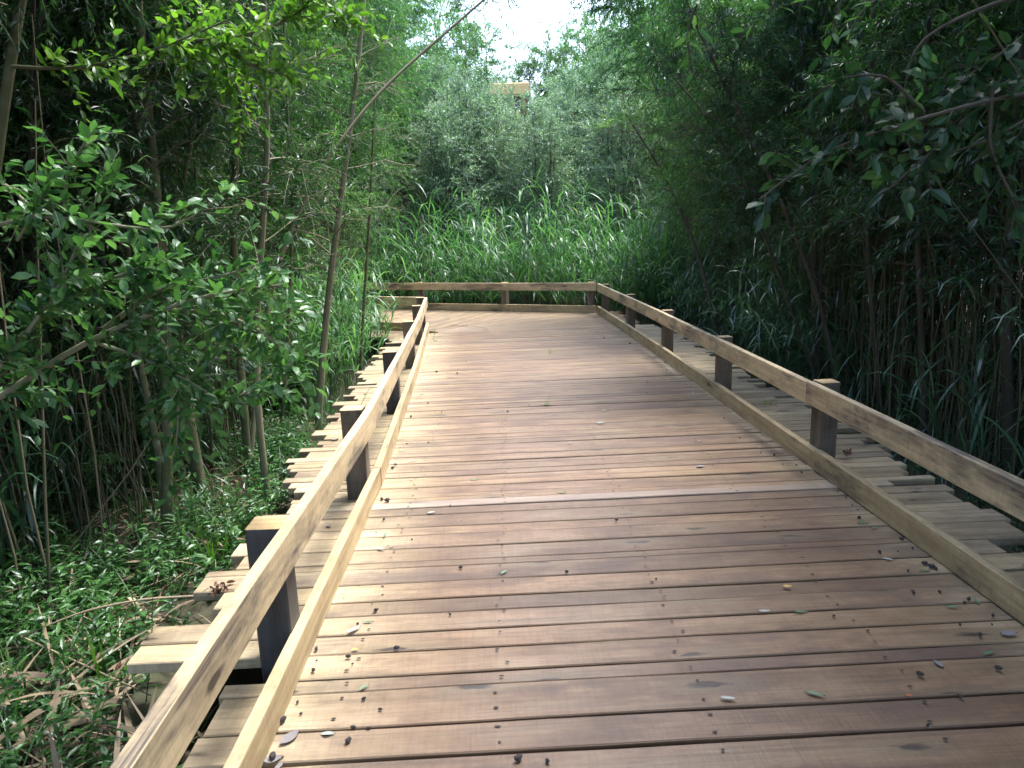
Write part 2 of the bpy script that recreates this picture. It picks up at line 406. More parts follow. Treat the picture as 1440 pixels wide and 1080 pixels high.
while y < 6.5:
    wd = rw.choice([.10, .13, .15, .17]); c = PIV + UX * (y + wd / 2)
    p0 = c - NX * (.45 + rw.normal(0, .06)); p1 = c + NX * (3.35 + rw.normal(0, .05))
    B.board((*p0, -.0225), (*p1, -.0225), wd - .008, .045, rw, wear=lambda p: .6, wob=.0015); y += wd
V = np.array(B.V) - walk_origin; B.V = list(V)
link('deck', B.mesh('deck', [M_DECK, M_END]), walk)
# bearers below
for bx in (-1.15, -.08, .6, 1.3, 2.2):
    J = Boards(); J.board((bx - .6, -1.5 - 6, -.10), (bx - .6 - (.25 if bx < 0 else .1), 11.2 - 6, -.10), .09, .108, rw, rnd=.5)
    link('bearer', J.mesh('bearer', [M_BEAM, M_BEAM]), walk)
# nail heads in rows over the bearers
nv, nf = [], []
for a, b in zip(EDGE, EDGE[1:]):
    c = (a + b) / 2; wd = b - a
    if c < 1.2 or c > 6: continue
    for nx in (-.62, -.08, .60, 1.30):
        for q in ((.25, .75) if wd > .09 else (.5,)):
            if rw.random() < .15: continue
            x0 = nx + rw.normal(0, .016); y0 = a + wd * q + rw.normal(0, .006) + x0 * .03
            r_ = .0036 + rw.random() * .002; base = len(nv)
            for i in range(8):
                an = i * math.pi / 4
                nv.append((x0 + math.cos(an) * r_ * (2.0 if rw.random() < .5 else 1.3) - .6, y0 + math.sin(an) * r_ - 6, .0052))
            nf.append([base + i for i in range(8)])
me = bpy.data.meshes.new('nail_heads'); me.from_pydata(nv, [], nf); me.materials.append(M_NAIL)
tag(link('nail_heads', me, walk), kind='stuff')

# ------------------------------------------------------------------ fences
RT, RH, RTK, KH = .54, .14, .045, .13
def off(p, q, dist):
    """unit normal to the left of p->q times dist"""
    d = np.array(q) - np.array(p); d /= np.linalg.norm(d); return np.array([-d[1], d[0]]) * dist
def fence(name_label, line, outward, rail_cuts, kick_cuts, posts, seedv, skipkick=False):
    """line: polyline of the inner face; outward=+1 if outside is to the left of travel"""
    rf = np.random.default_rng(seedv)
    root = tag(empty('low_fence', (*line[0], 0)), name_label, 'fence', 'low timber fences along the boardwalk')
    o0 = np.array([*line[0], 0])
    P = [np.array(p, float) for p in line]
    S = [0]
    for a, b in zip(P, P[1:]): S.append(S[-1] + np.linalg.norm(b - a))
    def at(s):
        for i in range(len(P) - 1):
            if s <= S[i + 1] or i == len(P) - 2:
                d = (P[i + 1] - P[i]) / (S[i + 1] - S[i]); return P[i] + d * (s - S[i]), np.array([-d[1], d[0]]) * outward, d
    for cuts, top, hh, nm, mt in ((rail_cuts, RT, RH, 'rail', M_RAIL), (kick_cuts, KH + .001, KH, 'kick_board', M_KICK)):
        if skipkick and nm == 'kick_board': continue
        for a, b in zip(cuts, cuts[1:]):
            pa, na_, _ = at(a + .0015); pb, nb_, _ = at(b - .0015)
            j1, j2 = rf.normal(0, .0035), rf.normal(0, .0035)
            pa = pa + na_ * (RTK / 2 + abs(j1)); pb = pb + nb_ * (RTK / 2 + abs(j2))
            bd = Boards(); bd.board((*pa, top - hh / 2 + j1), (*pb, top - hh / 2 + j2), RTK, hh, rf, wob=.0012, ch=.003)
            bd.V = list(np.array(bd.V) - o0)
            o = link(nm, bd.mesh(nm, [mt, M_END]), root)
    for s, size, blk in posts:
        p, nn, d = at(s); p = p + nn * (RTK + .006 + size / 2)
        ps = Boards(); lean = rf.normal(0, .006, 2)
        tp = RT + .006 + rf.normal(0, .004)
        ps.board((p[0] - o0[0], p[1] - o0[1], -.6), (p[0] - o0[0] + lean[0], p[1] - o0[1] + lean[1], tp), size, size, rf, up=(*d, 0), ch=.006, seg=4, wob=.001)
        o = link('post', ps.mesh('post', [M_POSTB if blk else M_POST, M_END]), root)
        if blk == 2: o['label'] = 'blackened square post with pale sawn top'
    return root
def sy(line, y):    # arc position on a line for a given Y
    P = [np.array(p) for p in line]; s = 0
    for a, b in zip(P, P[1:]):
        ln = np.linalg.norm(b - a)
        if y <= b[1]: return s + ln * (y - a[1]) / (b[1] - a[1])
        s += ln
    return s
fence('low timber fence left of the boardwalk with a blackened near post', KL, +1,
      [sy(KL, v) for v in (-1.5, .2, 4.07, 6.15, 8.6, 11.31)], [sy(KL, v) for v in (-1.5, 1.2, 4.22, 7.7, 11.31)],
      [(sy(KL, .3), .12, 0), (sy(KL, 2.42), .125, 2), (sy(KL, 4.08), .125, 0), (sy(KL, 6.12), .12, 1), (sy(KL, 8.22), .12, 0), (sy(KL, 10.0), .12, 0), (sy(KL, 11.22), .12, 0)], 21)
fence('low timber fence right of the boardwalk carrying five visible posts', KR, -1,
      [sy(KR, v) for v in (-1.5, .4, 4.40, 8.45, 12.90)], [sy(KR, v) for v in (-1.5, .6, 4.25, 8.40, 12.90)],
      [(sy(KR, .2), .12, 0), (sy(KR, 2.2), .12, 0), (sy(KR, 4.36), .12, 0), (sy(KR, 6.30), .12, 0), (sy(KR, 8.42), .12, 0), (sy(KR, 10.55), .12, 0), (sy(KR, 12.6), .12, 0)], 22)
FAR = [tuple(CORN_R + UX * .02), tuple(CORN_R + UX * 7.5)]
fence('low timber fence across the far end in front of bright reeds', FAR, -1, [0, 3.0, 7.4], [0, 1.7, 4.6, 7.4],
      [(.12, .12, 0), (1.87, .12, 0), (3.75, .12, 0), (5.6, .12, 0), (7.2, .12, 0)], 23)
RET = [tuple(CORN_L + UX * .06), tuple(CORN_L + UX * 5.5)]
fence('short timber fence turning left behind the reeds', RET, +1, [0, 3.2, 5.4], [0, 2.4, 5.4], [(1.7, .12, 0), (3.6, .12, 0), (5.2, .12, 0)], 24)

# ------------------------------------------------------------------ vegetation builders
def unit(a): return a / np.maximum(np.linalg.norm(a, axis=-1, keepdims=True), 1e-9)
T_NARROW = (np.array([(0, 0, 0), (.42, .5, .04), (1, 0, -.07), (.42, -.5, .04)]), [np.array([(0, 3, 2), (0, 2, 1)])])
T_BROAD = (np.array([(0, 0, 0), (.33, 0, .01), (.68, 0, -.01), (1, 0, -.09), (.28, .42, .05), (.66, .42, .035), (.28, -.42, .05), (.66, -.42, .035)]),
           [np.array([(0, 1, 4), (0, 6, 1), (2, 3, 5), (2, 7, 3)]), np.array([(1, 2, 5, 4), (1, 6, 7, 2)])])
T_LANCE = (np.array([(0, 0, 0), (.35, 0, .015), (.7, 0, -.02), (1, 0, -.12), (.30, .5, .05), (.66, .34, .02), (.30, -.5, .05), (.66, -.34, .02)]),
           [np.array([(0, 1, 4), (0, 6, 1), (2, 3, 5), (2, 7, 3)]), np.array([(1, 2, 5, 4), (1, 6, 7, 2)])])
class Leaves:
    def __init__(s): s.P = []; s.D = []; s.N = []; s.L = []; s.W = []
    def add(s, P, D, Nn, Ln, W):
        s.P.append(P); s.D.append(D); s.N.append(Nn); s.L.append(Ln); s.W.append(W)
    def mesh(s, name, tmpl, m, keep=None):
        P, D, Nn = np.concatenate(s.P), unit(np.concatenate(s.D)), np.concatenate(s.N); Ln, W = np.concatenate(s.L), np.concatenate(s.W)
        if keep is not None:
            k = keep(P); P, D, Nn, Ln, W = P[k], D[k], Nn[k], Ln[k], W[k]
        Y = unit(np.cross(Nn, D)); Z = np.cross(D, Y)
        tv, tf = tmpl
        V = P[:, None] + Ln[:, None, None] * (tv[None, :, 0:1] * D[:, None] + tv[None, :, 2:3] * Z[:, None]) + (W[:, None, None] * tv[None, :, 1:2]) * Y[:, None]
        n, k = len(P), len(tv)
        F = [(f[None] + (np.arange(n) * k)[:, None, None]).reshape(-1, f.shape[1]) for f in tf]
        return mesh_np(name, V.reshape(-1, 3), F, [m])
class Tubes:
    def __init__(s): s.V = []; s.F = []; s.n = 0
    def tube(s, pts, radii, sides=5):
        pts = np.asarray(pts, float); radii = np.asarray(radii, float)
        T = np.gradient(pts, axis=0); T = unit(T)
        ref = np.array([.31, .17, .93]) if abs(T[0, 2]) < .9 else np.array([1., .2, 0])
        U = unit(np.cross(T, ref)); W = np.cross(T, U)
        an = np.arange(sides) * 2 * np.pi / sides
        V = pts[:, None] + radii[:, None, None] * (np.cos(an)[None, :, None] * U[:, None] + np.sin(an)[None, :, None] * W[:, None])
        k = len(pts); s.V.append(V.reshape(-1, 3))
        I = s.n + np.arange(k * sides).reshape(k, sides); J = np.roll(I, -1, 1)
        s.F.append(np.stack([I[:-1], J[:-1], J[1:], I[1:]], -1).reshape(-1, 4)); s.n += k * sides
    def many(s, P, radii, sides=3):
        """P (n,k,3) polylines, radii (n,k)"""
        n, k, _ = P.shape
        T = unit(np.gradient(P, axis=1)); U = unit(np.cross(T, np.array([.9, .43, .1]))); W = np.cross(T, U)
        an = np.arange(sides) * 2 * np.pi / sides
        V = P[:, :, None] + radii[:, :, None, None] * (np.cos(an)[None, None, :, None] * U[:, :, None] + np.sin(an)[None, None, :, None] * W[:, :, None])
        I = s.n + np.arange(n * k * sides).reshape(n, k, sides); J = np.roll(I, -1, 2)
        s.V.append(V.reshape(-1, 3)); s.F.append(np.stack([I[:, :-1], J[:, :-1], J[:, 1:], I[:, 1:]], -1).reshape(-1, 4)); s.n += n * k * sides
    def mesh(s, name, m, smooth=True): return mesh_np(name, np.concatenate(s.V), [np.concatenate(s.F)], [m], smooth=smooth)

def smooth_line(pts, n=14):
    pts = np.asarray(pts, float)
    d = np.concatenate([[0], np.cumsum(np.linalg.norm(np.diff(pts, axis=0), axis=1))]); t = np.linspace(0, d[-1], n)
    out = np.stack([np.interp(t, d, pts[:, i]) for i in range(3)], -1)
    for _ in range(2): out[1:-1] = (out[:-2] + 2 * out[1:-1] + out[2:]) / 4
    return out
def twig_leaves(rng, lv, P0, D, Ln, spacing, leaf_l, leaf_w, droop=.25, tb=None, tr=.0022, spread=.75):
    """vectorised twigs: P0 (n,3), D (n,3) unit, Ln (n,); adds leaves along each"""
    n = len(P0); k = max(3, int(np.mean(Ln) / spacing))
    t = (np.arange(k) + .5) / k
    sag = droop * (t ** 2)
    pos = P0[:, None] + D[:, None] * (t[None, :, None] * Ln[:, None, None]); pos[..., 2] -= sag[None] * Ln[:, None]
    if tb is not None:
        tt = np.linspace(0, 1, 4); q = P0[:, None] + D[:, None] * (tt[None, :, None] * Ln[:, None, None]); q[..., 2] -= droop * tt[None] ** 2 * Ln[:, None]
        tb.many(q, np.broadcast_to(tr * (1 - .7 * tt), (n, 4)).copy(), 3)
    tang = D[:, None] + np.array([0, 0, -1.]) * (2 * droop * t)[None, :, None]; tang = unit(np.broadcast_to(tang, pos.shape))
    rnd = rng.normal(0, 1, pos.shape); side = unit(np.cross(tang, rnd))
    ld = unit(tang * (1.0 + .2 * rng.random(pos.shape[:2])[..., None]) + side * spread * 1.3 + rng.normal(0, .22, pos.shape) + np.array([0, 0, -droop * .9]))
    nn = unit(rng.normal(0, .55, pos.shape) + np.array([0, 0, 1.]))
    LL = leaf_l * rng.uniform(.6, 1.2, pos.shape[:2]) * (1 - .25 * t[None]); WW = LL * (leaf_w / leaf_l) * rng.uniform(.8, 1.2, pos.shape[:2])
    lv.add(pos.reshape(-1, 3), ld.reshape(-1, 3), nn.reshape(-1, 3), LL.ravel(), WW.ravel())
def branchy(rng, tb, lv, stems, t_low=.3, nb=26, bl=1.0, ntw=11, tl=.42, spacing=.021, ll=.08, lw=.012, droop=.3, elev=(.2, .8), bias=None):
    for pts, ra, rb in stems:
        pts = np.asarray(pts); k = len(pts)
        for b in range(nb):
            t = t_low + (1 - t_low) * (b + rng.random()) / nb
            f = t * (k - 1); i = min(int(f), k - 2); p = pts[i] + (pts[i + 1] - pts[i]) * (f - i)
            az = rng.random() * 6.283; el = rng.uniform(*elev)
            d = np.array([math.cos(az) * math.cos(el), math.sin(az) * math.cos(el), math.sin(el)])
            if bias is not None: d = d + bias
            d /= np.linalg.norm(d); ln = bl * rng.uniform(.5, 1.15) * (1.15 - .6 * t)
            u = np.linspace(0, 1, 6); q = p + d * (u[:, None] * ln); q[:, 2] -= droop * .8 * ln * u ** 2
            q[1:] += np.cumsum(rng.normal(0, .025 * ln, (5, 3)), 0)
            tb.tube(q, (ra + (rb - ra) * t) * .20 * (1 - .8 * u) + .0018, 4)
            tw = rng.uniform(.2, 1, ntw); tw[-1] = 1.0
            P0 = np.stack([np.interp(tw, u, q[:, j]) for j in range(3)], -1)
            D = unit(d[None] * .8 + rng.normal(0, .6, (ntw, 3)))
            twig_leaves(rng, lv, P0, D, tl * rng.uniform(.6, 1.25, ntw), spacing, ll, lw, droop, tb)
        # leader
    return tb, lv
def wob_stem(rng, base, top, n=10, amp=.05, r0=.025, r1=.008):
    t = np.linspace(0, 1, n); base = np.array(base, float); top = np.array(top, float)
    p = base + (top - base) * t[:, None]; w_ = np.cumsum(rng.normal(0, amp, (n, 3)), 0) * .5; w_ -= w_[-1] * t[:, None]; w_[:, 2] *= .3
    p = p + w_; return (p, r0, r1)
def make_tree(name, stems, mt_bark, mt_leaf, rng, tmpl=T_NARROW, parts=True, keep=None, loc=None, **kw):
    root = empty(name); tb, lv = Tubes(), Leaves()
    for p, a, b in stems:
        u = np.linspace(0, 1, len(p)); tb.tube(p, a + (b - a) * u, 8)
    branchy(rng, tb, lv, stems, **kw)
    if loc is not None:
        root.location = loc; sh = np.array(loc)
        tb.V = [v - sh for v in tb.V]; lv.P = [v - sh for v in lv.P]
        if keep is not None:
            k0 = keep; keep = lambda P: k0(P + sh)
    a = link('trunk', tb.mesh('trunk', mt_bark), root); b = link('crown', lv.mesh('crown', tmpl, mt_leaf, keep), root)
    KIDS[root.as_pointer()] = [a, b]
    return root

# ---- prototypes of thicket trees (each 1:1 about 5.5 m tall)
def proto(seed, n_st, H, lean, bark, leafm, **kw):
    rng = np.random.default_rng(seed); stems = []
    for i in range(n_st):
        az = i * 6.283 / n_st + rng.random(); b = np.array([math.cos(az) * .12, math.sin(az) * .12, -.05])
        sp = rng.uniform(.15, .5)
        top = np.array([math.cos(az) * sp + lean, math.sin(az) * sp, H * rng.uniform(.85, 1.1)])
        mid = (b + top) / 2 - np.array([lean * .28, 0, 0])
        p = smooth_line([b, mid, top], 11); p[1:-1] += rng.normal(0, .03, (9, 3)); stems.append((p, rng.uniform(.018, .03), .006))
    return make_tree('willow_tree', stems, bark, leafm, rng, **kw)
PROT = {}
PROT['a'] = proto(1, 3, 5.4, 0, M_BARKG, M_WIL, t_low=.2, nb=38, bl=1.25, ntw=10, tl=.42, spacing=.019, ll=.085, lw=.019)
PROT['b'] = proto(2, 4, 5.8, 0, M_BARKD, M_WIL, t_low=.28, nb=30, bl=1.15, ntw=10, tl=.40, spacing=.019, ll=.078, lw=.018)
PROT['lean'] = proto(3, 3, 5.2, 1.7, M_BARKG, M_WILY, t_low=.4, nb=40, bl=1.15, ntw=10, tl=.42, spacing=.019, ll=.095, lw=.020, droop=.45)
PROT['lean2'] = proto(4, 3, 5.6, 1.4, M_BARKD, M_WIL, t_low=.4, nb=40, bl=1.2, ntw=10, tl=.40, spacing=.019, ll=.085, lw=.017, droop=.4)
PROT['sallow'] = proto(5, 7, 4.6, 0, M_BARKD, M_SAL, t_low=.04, nb=34, bl=1.15, ntw=10, tl=.36, spacing=.019, ll=.06, lw=.024, droop=.1)
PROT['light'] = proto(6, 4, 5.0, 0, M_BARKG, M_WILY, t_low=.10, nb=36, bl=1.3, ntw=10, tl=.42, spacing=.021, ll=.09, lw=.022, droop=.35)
for k in PROT: PROT[k].location = (0, 0, 0)
used = set()
def place(kind, x, y, s, rz, label, group, sz=1.0, name=None, cat=None):
    pr = PROT[kind]
    if kind in used: o = copy_tree(pr)
    else: o = pr; used.add(kind)
    o.location = (x, y, gz(x, y) if abs(x) < 12 and y < 24 else -.32); o.rotation_euler = (0, 0, rz); o.scale = (s, s, s * sz)
    if name: o.name = name
    tag(o, label, cat or 'tree', group); return o
rp = random.Random(7)
GL, GR, GF = 'willows in the thicket left of the boardwalk', 'willows in the dark thicket right of the boardwalk', 'shrubs and trees beyond the far fence'
# left thicket
for i in range(30):
    y = -2.0 + i * .58 + rp.uniform(-.3, .3); x = -3.5 - rp.uniform(0, .8) - (0.5 if y < 4 else 0)
    place(rp.choice('ab'), x, y, rp.uniform(.85, 1.1), rp.uniform(0, 6.28), 'slender willow in the thicket left of the boardwalk', GL)
for i in range(24):
    y = -2.5 + i * .8 + rp.uniform(-.4, .4); x = -5.6 - rp.uniform(0, 2.6)
    place(rp.choice('ab'), x, y, rp.uniform(1.0, 1.3), rp.uniform(0, 6.28), 'slender willow in the thicket left of the boardwalk', GL)
for y, x, k, s in ((-1.2, -3.0, 'lean2', 1.05), (.8, -3.1, 'lean', 1.0), (6.2, -3.5, 'lean2', .95), (8.3, -3.5, 'lean', .9), (10.2, -3.8, 'lean', .95), (7.4, -3.8, 'lean', 1.0), (12.8, -4.0, 'lean', 1.2), (14.9, -4.2, 'lean', 1.3), (-.2, -3.4, 'lean', 1.15), (-2.2, -3.2, 'lean2', 1.15), (5.0, -3.7, 'lean', 1.0), (16.5, -4.4, 'lean', 1.3), (1.6, -2.9, 'lean2', 1.3), (3.0, -3.1, 'lean2', 1.3), (4.3, -3.2, 'lean2', 1.25), (-1.0, -2.6, 'lean2', 1.3)):
    place(k, x, y, s, rp.uniform(-.5, .5), 'willow arching over the boardwalk from the left thicket', 'willows arching in from the left')  # those nearest the camera are added, mostly out of view, to shade the deck
# right thicket
for i in range(30):
    y = -1.5 + i * .56 + rp.uniform(-.3, .3); x = 4.3 + rp.uniform(0, .9)
    place(rp.choice('ab'), x, y, rp.uniform(.85, 1.1), rp.uniform(0, 6.28), 'dark slender willow in the thicket right of the boardwalk', GR)
for i in range(26):
    y = -2.5 + i * .75 + rp.uniform(-.4, .4); x = 6.4 + rp.uniform(0, 2.6)
    place(rp.choice('ab'), x, y, rp.uniform(1.0, 1.3), rp.uniform(0, 6.28), 'dark slender willow in the thicket right of the boardwalk', GR)
for y, x, k, s in ((-1.0, 3.8, 'lean2', 1.05), (1.4, 3.9, 'lean', 1.0), (3.6, 4.0, 'lean2', 1.0), (5.4, 4.4, 'lean', 1.0), (7.2, 4.4, 'lean', .95), (8.6, 4.6, 'lean', 1.0), (10.0, 4.2, 'lean', .95), (11.2, 4.2, 'lean', .9), (13.2, 3.9, 'lean', 1.15), (.3, 3.6, 'lean', 1.15), (-2.2, 3.6, 'lean', 1.15), (2.0, 3.5, 'lean2', 1.3), (3.3, 3.7, 'lean2', 1.3), (4.6, 3.9, 'lean2', 1.25), (-1.0, 3.2, 'lean2', 1.3), (.8, 3.4, 'lean2', 1.35)):
    place(k, x, y, s, math.pi + rp.uniform(-.5, .5), 'willow arching over the boardwalk from the right thicket', 'willows arching in from the right')  # near ones added overhead to close the unseen canopy and darken the near deck
# far side: sallow shrubs behind the reeds, lighter willows behind them
for x, y, s, sz in ((-3.6, 17.6, 1.0, 1.0), (-1.6, 18.6, 1.05, .95), (.9, 18.2, 1.0, .98), (2.9, 17.8, 1.1, 1.0), (4.8, 16.8, 1.1, 1.1), (-5.6, 16.8, 1.1, 1.1), (-1.7, 21.0, 1.2, 1.1), (.75, 20.0, 1.12, .98), (-.35, 20.3, 1.12, 1.0), (.15, 22.3, 1.22, 1.0), (-1.0, 19.4, 1.1, 1.1), (1.9, 21.0, 1.15, 1.1), (3.2, 21.6, 1.3, 1.1), (6.8, 18.6, 1.2, 1.1)):
    o = place('sallow', x, y, s, rp.uniform(0, 6.28), 'grey green sallow shrub behind the bright reeds', 'sallow shrubs behind the reeds', sz, 'sallow_shrub', 'shrub')
for x, y, s in ((-2.95, 7.0, .6), (-3.1, 8.4, .68), (-3.0, 5.7, .5), (-2.9, 6.4, .55), (-3.3, 4.6, .55), (-3.4, 3.4, .5), (-3.1, 9.5, .72), (3.7, 8.0, .62), (3.8, 9.3, .7), (3.7, 11.4, .75), (-3.4, 10.6, .8), (-3.5, 12.6, .9), (-3.6, 15.4, 1.0), (4.0, 10.4, .85), (4.1, 12.4, .9), (4.3, 15.2, 1.05), (-4.6, 18.4, 1.5), (5.6, 18.4, 1.5), (-3.0, 21.5, 1.45), (4.3, 21.5, 1.45), (-3.2, 20.5, 1.15), (-5.4, 19.5, 1.3), (3.9, 20.5, 1.15), (5.8, 20.8, 1.35), (-4.0, 24.5, 1.5), (4.2, 24, 1.45), (7.8, 23.5, 1.6), (-7.5, 22.5, 1.6), (-2.2, 24.6, 1.45), (2.6, 24.2, 1.4), (-3.4, 27.5, 1.8), (3.6, 27.5, 1.8)):
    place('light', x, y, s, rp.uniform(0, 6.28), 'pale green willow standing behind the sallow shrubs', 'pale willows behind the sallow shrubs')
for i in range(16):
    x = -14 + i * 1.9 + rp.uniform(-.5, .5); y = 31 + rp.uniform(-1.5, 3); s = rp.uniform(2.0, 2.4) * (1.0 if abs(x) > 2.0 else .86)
    place('light', x, y, s, rp.uniform(0, 6.28), 'tree with haze-pale leaf colour in the farthest row of the wood', GF)

# ------------------------------------------------------------------ featured left trees (stems traced at their own distance)
def px_stem(pts, Y, r0, r1, Y1=None, n=16):
    Y1 = Y if Y1 is None else Y1
    P = [np.array(pix(x, y, Y + (Y1 - Y) * i / max(1, len(pts) - 1))) for i, (x, y) in enumerate(pts)]
    return (smooth_line(P, n), r0, r1)
def feat(name, label, stems, bark, leafm, seed, tmpl=T_NARROW, group=None, cat='tree', **kw):
    rng = np.random.default_rng(seed); b = stems[0][0][0]
    o = make_tree(name, stems, bark, leafm, rng, tmpl, loc=(b[0], b[1], b[2]), **kw)
    return tag(o, label, cat, group)
clearL = lambda P: (P[:, 0] < -1.25) | (P[:, 2] > 2.6 + .12 * P[:, 1])
feat('willow_tree', 'forked green barked willow trunk nearest the left fence', [
    px_stem([(234, 768), (236, 593), (233, 460), (238, 400), (216, 357), (228, 270), (213, 213), (206, 133), (196, 40), (190, -80)], 4.25, .036, .020, 4.5),
    px_stem([(236, 760), (224, 640), (207, 560), (197, 510), (186, 440), (180, 330)], 4.27, .028, .012, 4.5)],
    M_BARKG, M_WIL, 31, keep=clearL, t_low=.55, nb=26, bl=.9, ll=.075, lw=.02)
feat('willow_tree', 'stout mossy willow trunk just behind the forked willow', [
    px_stem([(284, 700), (265, 593), (253, 510), (243, 420), (222, 333), (212, 267), (197, 213), (185, 150), (170, 40), (160, -60)], 5.0, .050, .028, 5.2),
    px_stem([(262, 600), (250, 450), (246, 360), (255, 260), (277, 167), (289, 80), (300, -20)], 5.0, .022, .012, 5.1)],
    M_BARKG, M_WIL, 32, keep=clearL, t_low=.55, nb=14, bl=.9, ll=.07, lw=.016)
feat('willow_tree', 'straight dark stemmed willow between the mossy and pale stems', [
    px_stem([(350, 670), (342, 560), (333, 450), (328, 350), (328, 250), (336, 165), (347, 80), (352, -40)], 5.6, .034, .018)],
    M_BARKG, M_WIL, 33, keep=clearL, t_low=.45, nb=18, bl=.8, ll=.07, lw=.016)
feat('willow_tree', 'pale barked thin willow with reddish scaly foot', [
    px_stem([(378, 712), (364, 600), (358, 500), (362, 430), (367, 360), (372, 280), (378, 200), (375, 100), (371, 0), (370, -80)], 4.8, .026, .014)],
    M_BARKL, M_WIL, 34, keep=clearL, t_low=.45, nb=18, bl=.8, ll=.07, lw=.016)
feat('willow_tree', 'pale green single stemmed willow beside the left plank ends', [
    px_stem([(447, 612), (452, 520), (463, 400), (474, 320), (490, 200), (503, 100), (512, 0)], 6.6, .036, .018, 6.9)],
    M_BARKL, M_WILY, 35, keep=clearL, t_low=.42, nb=22, bl=.9, ll=.085, lw=.014)
feat('willow_tree', 'long bare willow stem leaning right across the canopy gap', [
    px_stem([(352, 660), (362, 520), (385, 390), (422, 285), (480, 195), (522, 140), (572, 92), (625, 48), (684, -4), (740, -50)], 5.6, .020, .010, 7.2, 24)],
    M_BARKL, M_WILY, 36, t_low=.86, nb=6, bl=.5, ll=.08, lw=.014)
feat('willow_tree', 'blurred green trunk leaning at the top left edge nearest the camera', [px_stem([(-40, 420), (-8, 250), (8, 130), (30, 0), (40, -60)], 3.0, .026, .018)], M_BARKG, M_WIL, 37, keep=clearL, t_low=.8, nb=8, bl=.6, ll=.07, lw=.018)
for k, (pts, Y, r_) in enumerate([
    ([(300, 690), (292, 500), (280, 300), (262, 100), (250, -40)], 5.6, .014), ([(392, 650), (405, 480), (412, 300), (402, 120), (398, -20)], 6.4, .018),
    ([(155, 700), (140, 480), (120, 250), (135, 60), (140, -50)], 5.0, .02), ([(70, 690), (60, 420), (40, 200), (48, 0)], 4.4, .02), ([(505, 560), (512, 420), (520, 300), (528, 120)], 8.4, .02)]):
    feat('willow_sapling', ['thin bare willow sapling behind the mossy trunk', 'thin willow sapling right of the pale barked willow', 'dark willow sapling in the shade left of the forked trunk',
         'dark willow sapling at the shaded left end of the thicket', 'slim willow sapling behind the left plank ends'][k],
         [px_stem(pts, Y, r_, r_ * .5)], M_BARKG if k < 2 or k == 4 else M_BARKD, M_WIL, 50 + k, keep=clearL, t_low=.5, nb=14, bl=.7, ll=.07, lw=.014)
# featured right trees
clearR = lambda P: (P[:, 0] > 1.95) | (P[:, 2] > 2.9)
for k, (stems, bark, lab) in enumerate([
    ([px_stem([(1180, 560), (1155, 420), (1130, 360), (1093, 267), (1043, 167), (1010, 100), (975, 30), (950, -40)], 6.6, .026, .013, 7.4),
      px_stem([(1150, 540), (1100, 400), (1060, 290), (1020, 205), (985, 150), (930, 90)], 7.0, .018, .008, 8.0)], M_BARKD, 'grey willow leaning left over the right fence in two stems'),
    ([px_stem([(1148, 520), (1145, 380), (1141, 230), (1130, 100), (1124, -30)], 7.2, .036, .020), px_stem([(1150, 470), (1158, 330), (1160, 230), (1157, 67), (1160, -30)], 7.2, .026, .014)], M_BARKD, 'dark upright willow with twin stems behind the right fence'),
    ([px_stem([(1240, 600), (1225, 420), (1215, 250), (1225, 90), (1230, -30)], 6.0, .026, .014)], M_BARKD, 'straight dark willow right of the twin stemmed willow'),
    ([px_stem([(1300, 640), (1296, 470), (1290, 330), (1300, 150), (1310, -40)], 5.4, .026, .016)], M_BARKD, 'thin dark willow midway along the right thicket'),
    ([px_stem([(1420, 700), (1417, 560), (1415, 420), (1425, 250), (1440, 60)], 4.6, .038, .026)], M_BARKD, 'thick dark trunk nearest the camera in the right thicket'),
    ([px_stem([(1010, 480), (990, 380), (960, 300), (925, 230), (880, 160)], 9.6, .03, .012, 10.4)], M_BARKD, 'slim willow leaning left above the far right posts')]):
    feat('willow_tree', lab, stems, bark, M_WIL if k != 5 else M_WILY, 70 + k, keep=clearR, t_low=.42, nb=34, bl=1.0, ll=.085, lw=.016, droop=.4)

# ------------------------------------------------------------------ close leafy branches
def leafy_branch(name, label, lines, Y, leafm, bark, seed, ll=.05, lw=.024, tw_n=12, tw_l=.16, sp=.02, r0=.006, droop=.15, group=None, spread=.9, tmpl=T_BROAD, cat='branch'):
    rng = np.random.default_rng(seed); tb, lv = Tubes(), Leaves()
    first = None
    for li, ln in enumerate(lines):
        pts, dY, sc = ln if isinstance(ln, tuple) and len(ln) == 3 and isinstance(ln[0], list) else (ln, 0, 1)
        P = smooth_line([np.array(pix(x, y, Y + dY)) + rng.normal(0, .01, 3) for x, y in pts], 12)
        if first is None: first = P[0].copy()
        u = np.linspace(0, 1, 12); tb.tube(P, r0 * sc * (1 - .75 * u) + .0012, 6)
        n = max(2, int(tw_n * sc)); f = rng.uniform(.12, 1, n) * 11; i = np.minimum(f.astype(int), 10)
        P0 = P[i] + (P[i + 1] - P[i]) * (f - i)[:, None]; T = unit(P[i + 1] - P[i])
        D = unit(T * .7 + rng.normal(0, .6, (n, 3)) + np.array([0, 0, .12]))
        twig_leaves(rng, lv, P0, D, tw_l * rng.uniform(.5, 1.3, n), sp, ll, lw, droop, tb, .0014, spread)
        twig_leaves(rng, lv, P[6:7], unit(P[11:12] - P[6:7]), np.array([np.linalg.norm(P[11] - P[6])]), sp, ll, lw, 0., None, .001, spread)
    root = empty(name, tuple(first)); tb.V = [v - first for v in tb.V]; lv.P = [v - first for v in lv.P]
    link('stem', tb.mesh('stem', bark), root); link('foliage', lv.mesh('foliage', tmpl, leafm), root)
    return tag(root, label, cat, group)
